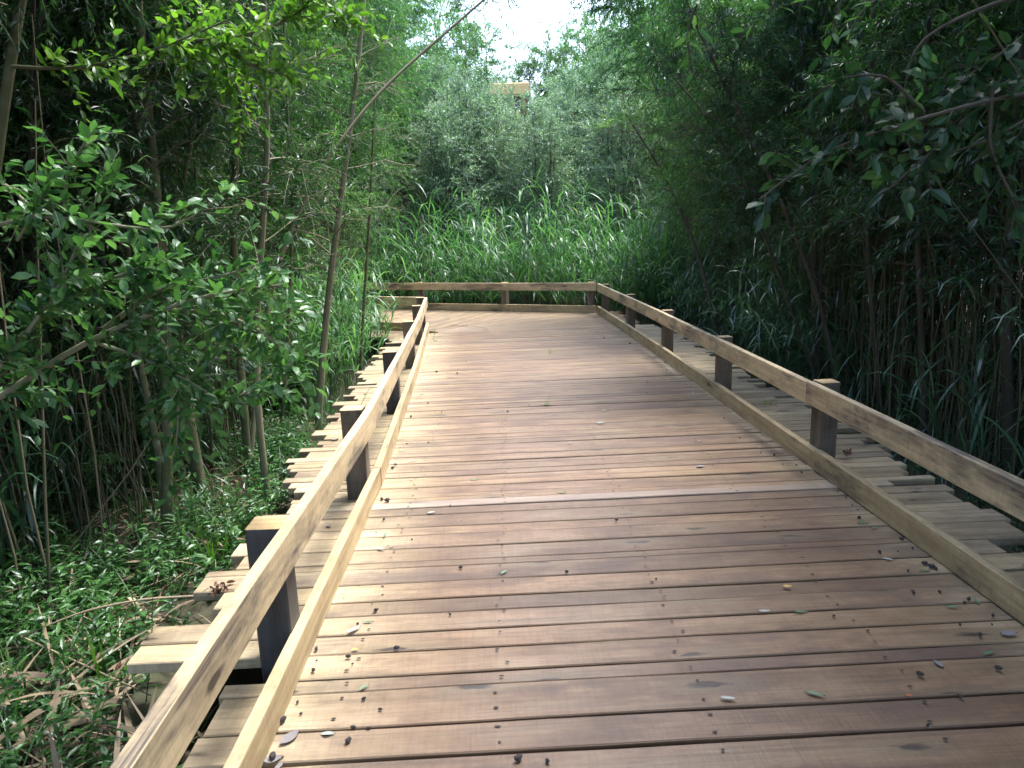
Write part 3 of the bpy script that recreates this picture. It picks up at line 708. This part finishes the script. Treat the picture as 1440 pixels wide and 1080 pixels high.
leafy_branch('leafy_branch', 'broad leaved goat willow bough reaching in over the undergrowth on the left', [
    ([(-60, 600), (0, 560), (83, 500), (150, 467), (207, 447), (283, 420), (400, 400)], 0, 1.6), ([(150, 467), (230, 400), (310, 385), (380, 372)], .1, 1.1), ([(-40, 570), (40, 470), (95, 395), (120, 330)], -.15, 1.2),
    ([(240, 430), (320, 440), (390, 470), (415, 520)], .15, 1.2), ([(210, 440), (250, 520), (250, 610), (240, 650)], .1, .8), ([(280, 560), (330, 565), (360, 545)], .2, .5), ([(0, 500), (70, 440), (150, 400), (230, 360)], 0, 1.3), ([(120, 480), (200, 500), (260, 530), (290, 560)], .05, .9)],
    2.35, M_BROAD, M_BARKL, 101, ll=.062, lw=.032, tw_n=27, tw_l=.19, sp=.021, r0=.008)
leafy_branch('leafy_branch', 'broad leaved spray above the goat willow bough with curled brown leaf', [
    ([(-40, 330), (60, 303), (160, 308), (235, 323), (272, 300), (320, 262)], 0, 1.2), ([(-30, 230), (0, 247), (60, 300), (110, 360), (140, 410)], .1, .9), ([(90, 290), (100, 240), (140, 170)], .1, .6), ([(20, 340), (60, 290), (80, 250)], 0, .8), ([(110, 420), (120, 330), (130, 280), (150, 250)], .1, 1.0)],
    2.2, M_BROAD, M_BARKL, 102, ll=.058, lw=.029, tw_n=17, tw_l=.15, sp=.022, r0=.005)
leafy_branch('leafy_branch', 'bright yellow green leafy branch high on the left', [
    ([(15, 97), (100, 92), (200, 70), (280, 42), (330, 20)], 0, .9), ([(250, 60), (310, 60), (370, 100), (400, 110)], .1, 1.4), ([(330, 52), (390, 35), (420, 15), (434, -10)], .2, 1.3), ([(270, -10), (300, 60), (330, 110), (345, 160)], .2, 1.3), ([(200, -30), (240, 20), (260, 70)], .1, 1.0), ([(440, -30), (470, 20), (500, 40)], .5, .8)],
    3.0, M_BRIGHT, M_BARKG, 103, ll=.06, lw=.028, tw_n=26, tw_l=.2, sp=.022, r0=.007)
leafy_branch('leafy_branch', 'shaded grey green leafy bough hanging in from the right', [
    ([(1500, 120), (1440, 130), (1370, 140), (1260, 175), (1160, 215), (1078, 282)], 0, 1.3), ([(1500, 100), (1420, 120), (1330, 205), (1240, 270)], .05, 1.3), ([(1400, 125), (1400, 200), (1430, 290), (1450, 330)], 0, 1.1), ([(1480, 150), (1400, 190), (1330, 215), (1290, 240)], .1, .9),
    ([(1290, 165), (1240, 100), (1190, 105), (1150, 120)], .05, .8), ([(1440, 60), (1400, 90), (1340, 120)], .1, 1.0)],
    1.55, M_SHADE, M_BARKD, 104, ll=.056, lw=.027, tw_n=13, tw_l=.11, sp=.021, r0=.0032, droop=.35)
leafy_branch('leafy_branch', 'drooping leafy twigs at the top above the right fence', [
    ([(1010, -40), (980, 10), (965, 60), (975, 90)], 0, .7), ([(1190, -40), (1160, 20), (1165, 50)], 0, .5), ([(1320, -30), (1230, 0), (1200, 40), (1195, 70)], .05, .7), ([(1100, -40), (1090, 0), (1060, 30)], .1, .5), ([(1440, -10), (1360, 20), (1290, 50), (1280, 160)], .1, .9)],
    1.6, M_BROAD, M_BARKD, 105, ll=.048, lw=.020, tw_n=7, tw_l=.09, sp=.024, r0=.004, droop=.5)

# ------------------------------------------------------------------ reeds
def blades(rng, lst, P, az, el, Ln, W, k=2.2, twist=.3, seg=5):
    """arching strips; P (n,3)"""
    n = len(P); t = np.linspace(0, 1, seg + 1); dt = 1 / seg
    e = el[:, None] - k[:, None] * t[None] ** 1.3
    dx = np.cos(e); dz = np.sin(e)
    sx = np.concatenate([np.zeros((n, 1)), np.cumsum(dx[:, :-1] * dt, 1)], 1) * Ln[:, None]; sz = np.concatenate([np.zeros((n, 1)), np.cumsum(dz[:, :-1] * dt, 1)], 1) * Ln[:, None]
    c = np.stack([P[:, 0:1] + sx * np.cos(az)[:, None], P[:, 1:2] + sx * np.sin(az)[:, None], P[:, 2:3] + sz], -1)
    wprof = np.array([.45, .85, 1, .85, .5, .04]) if seg == 5 else np.interp(t, [0, .3, 1], [.5, 1, .04])
    sd_ = np.stack([-np.sin(az), np.cos(az), rng.normal(0, twist, n)], -1); sd_ = unit(sd_)
    off_ = sd_[:, None] * (W[:, None] * wprof[None] / 2)[..., None]
    V = np.stack([c - off_, c + off_], 2)     # n, seg+1, 2, 3
    lst.append(V)
def blades_mesh(name, lst, m):
    Vs, Fs, n0 = [], [], 0
    for V in lst:
        n, s_, _, _ = V.shape; I = n0 + np.arange(n * s_ * 2).reshape(n, s_, 2)
        Fs.append(np.stack([I[:, :-1, 0], I[:, :-1, 1], I[:, 1:, 1], I[:, 1:, 0]], -1).reshape(-1, 4)); Vs.append(V.reshape(-1, 3)); n0 += n * s_ * 2
    return mesh_np(name, np.concatenate(Vs), [np.concatenate(Fs)], [m], smooth=True)
def reed_bed(name, label, XY, H, m, seed, nb=9, bl=.42, bw=.02, stalk=True):
    rng = np.random.default_rng(seed); n = len(XY); Hh = H * rng.uniform(.5, 1.15, n) * (1 + .28 * np.sin(XY[:, 0] * 1.9 + 1) * np.cos(XY[:, 1] * 1.3) + .12 * np.sin(XY[:, 0] * 5.3))
    base = np.stack([XY[:, 0], XY[:, 1], np.full(n, -.34)], -1)
    lean = rng.normal(0, .16, (n, 2)); top = base + np.stack([lean[:, 0] * Hh, lean[:, 1] * Hh, Hh], -1)
    lst = []
    for j in range(nb):
        t = .22 + .78 * (j + rng.random(n)) / nb
        P = base + (top - base) * t[:, None]
        blades(rng, lst, P, rng.random(n) * 6.283, rng.uniform(.7, 1.35, n), bl * rng.uniform(.6, 1.3, n), bw * rng.uniform(.5, 1.3, n), rng.uniform(.3, 3.0, n))
    tt = np.linspace(0, 1, 4); Q = base[:, None] + (top - base)[:, None] * tt[None, :, None]
    o = link(name, blades_mesh(name, lst, m)); tag(o, kind='stuff')
    tb = Tubes(); tb.many(Q, np.broadcast_to(.0045 * (1 - .6 * tt), (n, 4)).copy(), 3)
    c = link('reed_stalks', tb.mesh('reed_stalks', m), o)
    return o
def scatter(rng, n, x0, x1, y0, y1, cond=None):
    P = np.stack([rng.uniform(x0, x1, n), rng.uniform(y0, y1, n)], -1)
    if cond is not None: P = P[cond(P)]
    return P
def beyond_far(P, d=.45):     # outside the far fence
    return ((P - CORN_R) @ NX) > d
rr = np.random.default_rng(77)
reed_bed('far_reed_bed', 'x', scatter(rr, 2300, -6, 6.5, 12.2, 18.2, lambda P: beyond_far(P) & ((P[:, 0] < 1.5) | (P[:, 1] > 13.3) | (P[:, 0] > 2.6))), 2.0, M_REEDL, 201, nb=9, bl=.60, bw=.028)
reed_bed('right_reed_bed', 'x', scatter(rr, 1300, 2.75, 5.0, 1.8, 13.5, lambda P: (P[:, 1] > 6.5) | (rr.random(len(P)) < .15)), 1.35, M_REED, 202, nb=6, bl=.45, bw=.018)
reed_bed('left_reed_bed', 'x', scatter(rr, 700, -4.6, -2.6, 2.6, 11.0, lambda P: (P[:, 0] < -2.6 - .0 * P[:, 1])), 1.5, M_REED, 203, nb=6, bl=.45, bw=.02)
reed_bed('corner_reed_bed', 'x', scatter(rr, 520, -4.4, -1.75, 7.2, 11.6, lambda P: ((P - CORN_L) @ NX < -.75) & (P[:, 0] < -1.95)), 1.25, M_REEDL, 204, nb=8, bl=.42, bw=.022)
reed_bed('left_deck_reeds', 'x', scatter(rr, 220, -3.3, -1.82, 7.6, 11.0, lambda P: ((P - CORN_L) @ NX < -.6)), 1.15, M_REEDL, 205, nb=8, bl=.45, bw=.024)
def stalks(name, XY, H, m, seed, r_=.0045, leanv=.07):
    rng = np.random.default_rng(seed); n = len(XY); Hh = H * rng.uniform(.5, 1.2, n)
    base = np.stack([XY[:, 0], XY[:, 1], np.full(n, -.34)], -1); lean = rng.normal(0, leanv, (n, 2)); lean[rng.random(n) < .08] *= 5
    top = base + np.stack([lean[:, 0] * Hh, lean[:, 1] * Hh, Hh], -1)
    tt = np.linspace(0, 1, 5); Q = base[:, None] + (top - base)[:, None] * tt[None, :, None]; Q[:, 1:-1] += rng.normal(0, .02, (n, 3, 3))
    tb = Tubes(); tb.many(Q, (r_ * rng.uniform(.6, 1.5, n))[:, None] * (1 - .55 * tt)[None], 4)
    return tag(link(name, tb.mesh(name, m)), kind='stuff')
stalks('left_stalk_thicket', scatter(rr, 1500, -6.2, -2.4, 2.2, 12.0), 2.5, M_STALK, 211, .006)
stalks('far_dry_stalks', scatter(rr, 500, -6, 6, 13, 18, beyond_far), 1.9, M_DRY, 213, .005, .16)
stalks('right_stalk_thicket', scatter(rr, 2600, 3.1, 7.0, 1.8, 13.5), 2.7, M_STALK, 212, .006)

# tall single reeds that stand out
def single_reed(x, y, H, label, seed, lean=(0, 0), m=M_REEDL):
    rng = np.random.default_rng(seed); root = empty('tall_reed', (x, y, -.32)); tb = Tubes()
    t = np.linspace(0, 1, 8); q = np.stack([lean[0] * t ** 1.5, lean[1] * t ** 1.5, H * t], -1); tb.tube(q, .006 * (1 - .7 * t), 6)
    lst = []; n = 9; tt = .3 + .7 * (np.arange(n) + .5) / n; P = np.stack([np.interp(tt, t, q[:, i]) for i in range(3)], -1)
    blades(rng, lst, P, (np.arange(n) % 2) * 3.14 + rng.normal(0, .5, n), rng.uniform(.6, 1.2, n), rng.uniform(.35, .6, n), rng.uniform(.022, .034, n), rng.uniform(.4, 1.6, n))
    link('stalk', tb.mesh('stalk', m), root); link('foliage', blades_mesh('foliage', lst, m), root)
    return tag(root, label, 'reed')
rs = random.Random(3)
for k, (px_, py_, Y) in enumerate([(740, 262, 15.0), (792, 236, 15.6), (815, 246, 15.2), (845, 262, 15.3), (700, 300, 14.8), (640, 300, 15.0), (868, 285, 15.4), (772, 285, 14.6)]):
    p = pix(px_, py_, Y)
    o = single_reed(p.x, p.y, p.z + .32, 'tall reed rising above the reed bed beyond the far fence', 300 + k, (rs.uniform(-.25, .25), 0)); o['group'] = 'tall reeds above the far reed bed'

# ------------------------------------------------------------------ undergrowth
def herbs(name, XY, seed, m, hh=(.12, .40), ll=.068, lw=.019, nl=14):
    rng = np.random.default_rng(seed); n = len(XY); lv, tb = Leaves(), Tubes()
    H = rng.uniform(*hh, n); base = np.stack([XY[:, 0], XY[:, 1], np.full(n, -.34)], -1)
    D = unit(np.stack([rng.normal(0, .25, n), rng.normal(0, .25, n), np.ones(n)], -1))
    tt = np.linspace(0, 1, 3); Q = base[:, None] + D[:, None] * (tt[None, :, None] * H[:, None, None]); tb.many(Q, np.broadcast_to(.0016 * (1 - .5 * tt), (n, 3)).copy(), 3)
    for j in range(nl):
        t = .2 + .8 * (j + rng.random(n) * .7) / nl; P = base + D * (t * H)[:, None]; az = rng.random(n) * 6.283
        ld = np.stack([np.cos(az), np.sin(az), rng.uniform(-.1, .7, n)], -1)
        lv.add(P, ld, unit(rng.normal(0, .3, (n, 3)) + np.array([0, 0, 1.])), ll * rng.uniform(.5, 1.3, n), lw * rng.uniform(.7, 1.3, n))
    o = link(name, lv.mesh(name, T_LANCE, m)); tag(o, kind='stuff'); link('herb_stems', tb.mesh('herb_stems', m), o); return o
def off_deck(P): return (P[:, 0] < -1.62) | (P[:, 0] > 2.72) | ((P[:, 0] < -1.10) & (P[:, 1] < 2.25))
def patchy(P, s, thr): return (np.sin(P[:, 0] * 2.3 * s + 1.1) * np.cos(P[:, 1] * 1.9 * s + .4) + np.sin(P[:, 0] * 5.1 * s + P[:, 1] * 4.3 * s) * .5) > thr
herbs('undergrowth', scatter(rr, 3400, -4.2, -1.05, .8, 6.4, lambda P: off_deck(P) & patchy(P, 1, -.35) & ((P[:, 1] > 2.75) | (rr.random(len(P)) < .45))), 221, M_HERB)
herbs('low_herbs', scatter(rr, 1600, -4.2, -1.05, 1.0, 8.0, off_deck), 222, M_WIL, (.06, .2), .035, .016, 9)
herbs('right_undergrowth', scatter(rr, 1300, 2.6, 4.6, 1.5, 8.0, off_deck), 223, M_HERB, (.08, .24), .035, .014, 9)
# grass
def grass(name, XY, seed, m, ln=(.15, .45), w_=.007, z=-.34):
    rng = np.random.default_rng(seed); n = len(XY); lst = []
    P = np.stack([XY[:, 0], XY[:, 1], np.full(n, z)], -1)
    blades(rng, lst, P, rng.random(n) * 6.283, rng.uniform(.9, 1.5, n), rng.uniform(*ln, n), w_ * rng.uniform(.6, 1.4, n), rng.uniform(.2, 1.7, n))
    return tag(link(name, blades_mesh(name, lst, m)), kind='stuff')
grass('marsh_grass', scatter(rr, 5200, -4.6, -1.05, .8, 9.0, lambda P: off_deck(P)), 231, M_HERB)
grass('right_marsh_grass', scatter(rr, 3600, 2.6, 5.0, 1.5, 12.0, lambda P: off_deck(P)), 232, M_REED, (.2, .6), .010)
def tuft(px_, py_, label, n, ln, seed):
    p = pixz(px_, py_, -.3); rng = np.random.default_rng(seed); lst = []
    P = rng.normal(0, .03, (n, 3)); P[:, 2] = -.03
    blades(rng, lst, P, rng.random(n) * 6.283, rng.uniform(1.15, 1.5, n), ln * rng.uniform(.6, 1.2, n), rng.uniform(.007, .013, n), rng.uniform(.1, .9, n))
    return tag(link('grass_tuft', blades_mesh('grass_tuft', lst, M_BRIGHT), None, (p.x, p.y, -.31)), label, 'grass')
tuft(305, 800, 'upright bright grass tuft behind the blackened left post', 22, .36, 1)
tuft(328, 775, 'narrow bright grass tuft touching the left plank ends', 16, .34, 2)
tuft(270, 790, 'bright grass tuft farther from the plank ends than its twin', 20, .38, 7)
tuft(140, 960, 'bright grass tuft standing in the dry reed litter', 14, .4, 3)
tuft(20, 1000, 'bright grass tuft in the near left corner of the litter', 14, .35, 4)
# litter of dry reed leaves and brown leaves
def litter(name, XY, seed, m, ln=(.1, .4), w_=.012, z=-.30, flat=.25):
    rng = np.random.default_rng(seed); n = len(XY); lst = []
    P = np.stack([XY[:, 0], XY[:, 1], z + rng.uniform(-.01, .07, n)], -1)
    blades(rng, lst, P, rng.random(n) * 6.283, rng.normal(.15, flat, n), rng.uniform(*ln, n), w_ * rng.uniform(.4, 1.5, n), rng.uniform(-.2, .9, n), twist=.9)
    return tag(link(name, blades_mesh(name, lst, m)), kind='stuff')
near_lit = lambda P: off_deck(P) & (rr.random(len(P)) < np.clip(1.25 - (P[:, 1] - 1.2) * .28, .12, 1))
litter('dry_reed_litter', scatter(rr, 4200, -3.6, -1.05, .8, 7.5, near_lit), 241, M_DRY)
litter('near_dry_litter', scatter(rr, 750, -2.6, -1.1, 1.0, 2.7, off_deck), 243, M_DRY, (.12, .45), .020, -.27, .3)
litter('right_dry_litter', scatter(rr, 700, 2.6, 4.8, 1.5, 9.0, off_deck), 242, M_STALK)
lv = Leaves(); XY = scatter(rr, 3000, -3.8, -1.05, .8, 7.0, lambda P: off_deck(P) & patchy(P, 1.3, .15)); n = len(XY)
lv.add(np.stack([XY[:, 0], XY[:, 1], -.29 + rr.uniform(-.02, .05, n)], -1), rr.normal(0, 1, (n, 3)) * np.array([1, 1, .35]), unit(rr.normal(0, .6, (n, 3)) + np.array([0, 0, 1.])), rr.uniform(.03, .07, n), rr.uniform(.015, .035, n))
tag(link('dead_leaf_litter', lv.mesh('dead_leaf_litter', T_BROAD, M_BROWN)), kind='stuff')
# dead leaf heap on the plank ends
def heap(name, px_, py_, label, n, s, seed, z=.0, m=M_BROWN):
    p = pixz(px_, py_, z); rng = np.random.default_rng(seed); lv = Leaves(); P = rng.normal(0, s, (n, 3)); P[:, 2] = np.abs(P[:, 2]) * .6 + .006
    lv.add(P, rng.normal(0, 1, (n, 3)) * np.array([1, 1, .5]), unit(rng.normal(0, .8, (n, 3)) + np.array([0, 0, .6])), rng.uniform(.02, .045, n), rng.uniform(.015, .03, n))
    return tag(link(name, lv.mesh(name, T_BROAD, m), None, (p.x, p.y, z)), label, 'dead leaves')
heap('dead_leaf_clump', 308, 832, 'curled brown dead leaf clump lying on the left plank ends', 26, .022, 5)
heap('dead_leaf_clump', 1192, 640, 'small dark leaf clump on the planks behind the right post', 8, .014, 6)
# folded dry reed
def bent_reed():
    A, B_, C_, D_ = pixz(282, 838, -.05), pixz(120, 858, -.02), pixz(30, 895, -.1), pixz(212, 978, -.22)
    tb = Tubes(); P = smooth_line([A, (A + B_) / 2 + Vector((0, 0, .02)), B_, C_], 14)
    tb.tube(P, np.linspace(.006, .004, 14), 6); tb.tube(smooth_line([C_, (C_ + D_) / 2, D_], 8), np.linspace(.004, .003, 8), 6)
    root = empty('bent_dry_reed', tuple(C_)); tb.V = [v - np.array(C_) for v in tb.V]
    link('stalk', tb.mesh('stalk', M_DRY), root); rng = np.random.default_rng(8); lst = []
    P = np.array([np.array(pixz(x, y, -.2)) - np.array(C_) for x, y in ((70, 880), (80, 905), (125, 925), (150, 905), (180, 840))])
    blades(rng, lst, P, rng.random(5) * 6.28, np.full(5, .3), rng.uniform(.18, .34, 5), rng.uniform(.016, .026, 5), rng.uniform(.6, 1.4, 5))
    link('foliage', blades_mesh('foliage', lst, M_DRY), root)
    tag(root, 'pale folded dry reed stalk lying across the undergrowth left', 'reed')
bent_reed()
# leafy green shoot beside the nearest plank ends
def shoot(px0, py0, px1, py1, z0, z1, label, seed, n=12, ll=.10, lw=.017, m=M_HERB):
    a = pixz(px0, py0, z0); b = pix(px1, py1, a.y + .05); rng = np.random.default_rng(seed); tb, lv = Tubes(), Leaves()
    P = smooth_line([np.zeros(3), np.array(b - a) * .5 + np.array([.01, 0, 0]), np.array(b - a)], 8); tb.tube(P, np.linspace(.003, .0015, 8), 5)
    t = np.linspace(.15, 1, n) * 7; i = np.minimum(t.astype(int), 6); Q = P[i] + (P[i + 1] - P[i]) * (t - i)[:, None]; az = np.arange(n) * 2.4
    lv.add(Q, np.stack([np.cos(az), np.sin(az), rng.uniform(-.2, .5, n)], -1), np.tile([0, 0, 1.], (n, 1)) + rng.normal(0, .3, (n, 3)), ll * rng.uniform(.6, 1.1, n), lw * rng.uniform(.8, 1.2, n))
    root = empty('leafy_shoot', tuple(a)); link('stem', tb.mesh('stem', m), root); link('foliage', lv.mesh('foliage', T_LANCE, m), root)
    return tag(root, label, 'plant')
shoot(205, 990, 215, 830, -.3, 0, 'leafy green shoot rising beside the nearest left plank ends', 1, 16)
shoot(478, 620, 520, 545, -.1, 0, 'small seedling standing between left plank ends', 2, 9, .05, .022)
shoot(700, 432, 703, 415, -.02, 0, 'thin green blade poking up at the far kick board', 3, 5, .06, .012)

# ------------------------------------------------------------------ small things on the deck
def curl_leaf(L_, W_, m, seed):
    rng = np.random.default_rng(seed); k = 7; V = []; u = np.linspace(0, 1, k); wv = np.sin(np.pi * u ** .85) * W_ / 2 + .0004
    bend = rng.uniform(-.003, .005); 
    for t, ww in zip(u, wv):
        z = .0025 + bend * (t - .5) ** 2 * 2 + abs(bend)
        V += [((t - .5) * L_, -ww, z + .0030), ((t - .5) * L_, 0, z), ((t - .5) * L_, ww, z + .0030)]
    F = []
    for i in range(k - 1):
        a = i * 3; F += [(a, a + 1, a + 4, a + 3), (a + 1, a + 2, a + 5, a + 4)]
    return mesh_np('fallen_leaf', V, [np.array(F)], [m], smooth=True)
LM = {'g': [curl_leaf(.06, .014, M_LEAFG, 1), curl_leaf(.05, .013, M_LEAFG, 2)], 'p': [curl_leaf(.05, .015, M_LEAFP, 3), curl_leaf(.065, .018, M_LEAFP, 4)],
      'y': [curl_leaf(.045, .018, M_LEAFY, 5)], 'o': [curl_leaf(.03, .012, M_LEAFO, 6)], 'b': [curl_leaf(.06, .03, M_LEAFB, 7), curl_leaf(.045, .02, M_LEAFB, 8)]}
LAB = {'g': 'fallen green willow leaf lying on the deck planks', 'p': 'fallen pale silvery willow leaf lying on the deck planks', 'y': 'fallen yellow leaf lying on the deck planks',
       'o': 'tiny fallen rust coloured leaf lying on the deck planks', 'b': 'fallen shrivelled grey leaf lying on the deck planks'}
GRP = {'g': 'green leaves fallen on the deck', 'p': 'pale leaves fallen on the deck', 'y': 'yellow leaves fallen on the deck', 'o': 'rust leaves fallen on the deck', 'b': 'grey leaves fallen on the deck'}
rl = random.Random(9)
def drop_leaf(x, y, k, z=.0015, label=None, rz=None, s=1.0):
    o = link('fallen_leaf', rl.choice(LM[k]), None, (x, y, z)); o.rotation_euler = (rl.uniform(-.05, .05), rl.uniform(-.04, .04), rl.uniform(0, 6.28) if rz is None else rz); o.scale = (s, s, s)
    tag(o, label or LAB[k], 'leaf', None if label else GRP[k])
for (x, y, k, rz, s, lab) in [
    (709, 806, 'g', .9, 1, 'green willow leaf alone beside the middle nail row'), (1146, 978, 'g', -.5, 1.1, 'dark green leaf alone on the near right planks'), (498, 888, 'p', .8, 1.1, 'large pale leaf close to the left kick board'),
    (518, 876, 'g', 0, .8, None), (512, 968, 'g', .8, .9, None), (1107, 827, 'y', -.2, 1, 'curled yellow leaf on the planks near the right side'), (1278, 980, 'o', 0, 1, 'single rust leaf on the nearest right planks'), (1418, 893, 'b', 0, 1.1, 'curled grey dead leaf beside the right kick board'),
    (1340, 855, 'g', -.3, 1, None), (1126, 862, 'g', 0, 1, None), (1075, 862, 'p', 0, .9, None), (1248, 788, 'p', -.5, 1, None), (1024, 985, 'p', -.2, .9, None), (1230, 743, 'g', 0, 1, None), (1214, 737, 'g', 0, .9, None),
    (462, 1034, 'p', 0, 1, None), (385, 1070, 'b', .3, 1, None), (408, 1040, 'b', 1, 1.3, 'large grey dead leaf at the foot of the left kick board'), (790, 694, 'g', -.2, 1, None), (845, 596, 'p', 0, 1.4, None), (770, 570, 'g', .2, 1.2, None), (985, 657, 'b', .3, 1.1, None),
    (1050, 605, 'p', 0, 1.2, None), (850, 578, 'p', .4, 1.1, None), (667, 676, 'g', 0, 1, None), (607, 722, 'p', .2, 1, None), (580, 650, 'p', 0, .9, None), (500, 915, 'y', 0, .7, None), (1390, 590 + 330, 'g', .4, 1, None)]:
    p = pixz(x, y, 0); drop_leaf(p.x, p.y, k, label=lab, rz=rz, s=s)
for i in range(46):
    y = rl.uniform(1.7, 11) ; l, r = lerp(KL, y), lerp(KR, y)
    if i % 2: x = r - abs(rl.gauss(0, .10)) - .03
    elif i % 4 == 0: x = l + abs(rl.gauss(0, .12)) + .03
    else: x = rl.uniform(l + .1, r - .1)
    drop_leaf(x, y, rl.choice('gppbb' + ('o' if i % 9 == 0 else 'g')), s=rl.uniform(.5, 1))
for i in range(14):
    y = rl.uniform(2.2, 9); x = rl.choice([lerp(KR, y) + rl.uniform(.18, .5), lerp(KL, y) - rl.uniform(.2, .5)]); 
    o = link('fallen_leaf', rl.choice(LM['b']), None, (x, y, .008)); o.rotation_euler = (0, 0, rl.uniform(0, 6.28)); tag(o, 'shrivelled dark leaf on the plank ends outside a fence', 'leaf', 'leaves on the outer plank ends')
def cone_mesh(seed):
    rng = np.random.default_rng(seed); nu, nv_ = 8, 6; V = []
    for i in range(nv_):
        ph = math.pi * i / (nv_ - 1)
        for j in range(nu):
            r_ = 1 + rng.normal(0, .12); a = 2 * math.pi * j / nu
            V.append((math.sin(ph) * math.cos(a) * .0085 * r_, math.sin(ph) * math.sin(a) * .0085 * r_, math.cos(ph) * .0125 * r_))
    V = np.array(V)[:, [2, 0, 1]]; I = np.arange(nv_ * nu).reshape(nv_, nu); J = np.roll(I, -1, 1)
    return mesh_np('alder_cone', V, [np.stack([I[:-1], J[:-1], J[1:], I[1:]], -1).reshape(-1, 4)], [M_STONE])
CM = [cone_mesh(i) for i in range(4)]
def drop_cone(x, y, s=1.0):
    o = link('alder_cone', rl.choice(CM), None, (x, y, .008 * s + .002)); o.rotation_euler = (rl.uniform(-.3, .3), rl.uniform(-.2, .2), rl.uniform(0, 6.28)); o.scale = (s * .82,) * 3
    tag(o, 'small dark alder cone lying on the deck planks', 'cone', 'alder cones scattered on the deck')
for x, y, s in [(648, 800, 1), (797, 806, .9), (529, 860, .9), (633, 866, .7), (558, 914, 1.1), (490, 926, 1), (490, 1045, 1.2), (497, 1026, .9), (512, 985, .8), (1310, 800, 1.5), (1300, 795, 1.3), (1316, 802, 1), (1237, 778, 1), (1284, 835, 1), (1362, 845, 1), (1356, 850, .9), (1396, 868, .9),
             (1268, 760, 1.1), (1208, 730, 1.1), (1378, 895, 1), (1403, 943, 1.2), (1293, 951, 1.2), (1350, 982, .9), (545, 706, 1.6), (537, 704, 1.3), (552, 660, 1.3), (556, 655, 1.1), (578, 587, 1.3), (614, 524, 1.4), (643, 526, 1.3), (886, 484, 1.5), (849, 476, 1.2), (602, 568, 1), (714, 580, 1),
             (540, 732, 1), (392, 1010, 1.2), (398, 1016, 1.3), (445, 915, 1), (441, 945, 1), (384, 1068, 1.5), (535, 1000, .7), (729, 1070, 1.4), (770, 1073, .9), (867, 733, 1.1)]:
    p = pixz(x, y, 0); drop_cone(p.x, p.y, s)
for i in range(110):
    y = 1.6 + 9.5 * rl.random() ** 1.5; l, r = lerp(KL, y), lerp(KR, y); q = rl.random()
    x = l + abs(rl.gauss(0, .13)) + .02 if q < .35 else (r - abs(rl.gauss(0, .11)) - .02 if q < .8 else rl.uniform(l, r))
    drop_cone(x, y, rl.uniform(.25, .75))
for k, (x, y) in enumerate([(775, 498), (770, 570), (612, 480), (1078, 440 + 130)]):
    p = pixz(x, y, 0); rng = np.random.default_rng(k); lst = []
    P = rng.normal(0, .01, (6, 3)); P[:, 2] = .001
    blades(rng, lst, P, rng.random(6) * 6.28, rng.uniform(.3, 1.4, 6), rng.uniform(.04, .12, 6) * (2.2 if k == 2 else 1), rng.uniform(.005, .009, 6), rng.uniform(.1, 1.2, 6))
    tag(link('grass_sprig', blades_mesh('grass_sprig', lst, M_BRIGHT), None, (p.x, p.y, 0)), ['short green sprig on the deck far along its middle', 'fresh green sprig lying in the middle of the deck', 'long green blades leaning over the left kick board', 'tiny green sprig beside the right kick board'][k], 'grass')

# ------------------------------------------------------------------ building glimpsed through the trees
def box_mesh(name, lo, hi, m, bev=.02):
    import bmesh
    bm = bmesh.new(); bmesh.ops.create_cube(bm, size=1)
    for v in bm.verts: v.co = Vector([(lo[i] + hi[i]) / 2 + v.co[i] * (hi[i] - lo[i]) for i in range(3)])
    if bev: bmesh.ops.bevel(bm, geom=bm.edges[:], offset=bev, segments=1, affect='EDGES')
    me = bpy.data.meshes.new(name); bm.to_mesh(me); bm.free(); me.materials.append(m); return me
def brick():
    m, t = mat('orange_brick'); tc = N(t, 'ShaderNodeTexCoord'); mp = N(t, 'ShaderNodeMapping'); mp.inputs['Rotation'].default_value = (R(90), 0, 0)
    L(t, tc.outputs['Object'], mp.inputs[0]); b = N(t, 'ShaderNodeTexBrick'); L(t, mp.outputs[0], b.inputs[0])
    b.inputs['Color1'].default_value = (.50, .20, .09, 1); b.inputs['Color2'].default_value = (.40, .15, .07, 1); b.inputs['Mortar'].default_value = (.4, .33, .26, 1)
    b.inputs['Scale'].default_value = 4.4; b.inputs['Mortar Size'].default_value = .012
    p = N(t, 'ShaderNodeBsdfPrincipled'); L(t, b.outputs[0], p.inputs['Base Color']); p.inputs['Roughness'].default_value = .85
    o = N(t, 'ShaderNodeOutputMaterial'); L(t, p.outputs[0], o.inputs[0]); return m
M_BRICK = brick()
M_FASCIA = plain('pale_fascia', [(0, (.66, .38, .15)), (1, (.78, .50, .24))], 3, .7, .2)
M_DARK = plain('eave_shade_dark', [(0, (.03, .03, .035)), (1, (.06, .06, .07))], 3, .2, .05)  # eave shade put in as a dark colour, no glass here
hut = empty('brick_building', (.05, 27.6, -.2))
link('wall', box_mesh('wall', (-.42, 0, 0), (.87, 3.4, 6.45), M_BRICK, .01), hut)
rf = link('roof', box_mesh('roof', (-.50, -.45, 6.452), (.95, 3.7, 6.86), M_FASCIA, .03), hut)
for wx in (-.02, .50):  # dark panels with pale surrounds, added as the shadow under the roof overhang
    f = link('eave_surround', box_mesh('eave_surround', (wx - .2, -.05, 5.9), (wx + .2, .02, 6.45), M_FASCIA, .01), hut)
    link('eave_shade', box_mesh('eave_shade', (wx - .15, -.06, 5.96), (wx + .15, -.052, 6.40), M_DARK, 0), f)
tag(hut, 'orange brick building with pale flat roof edge glimpsed through trees', 'building')
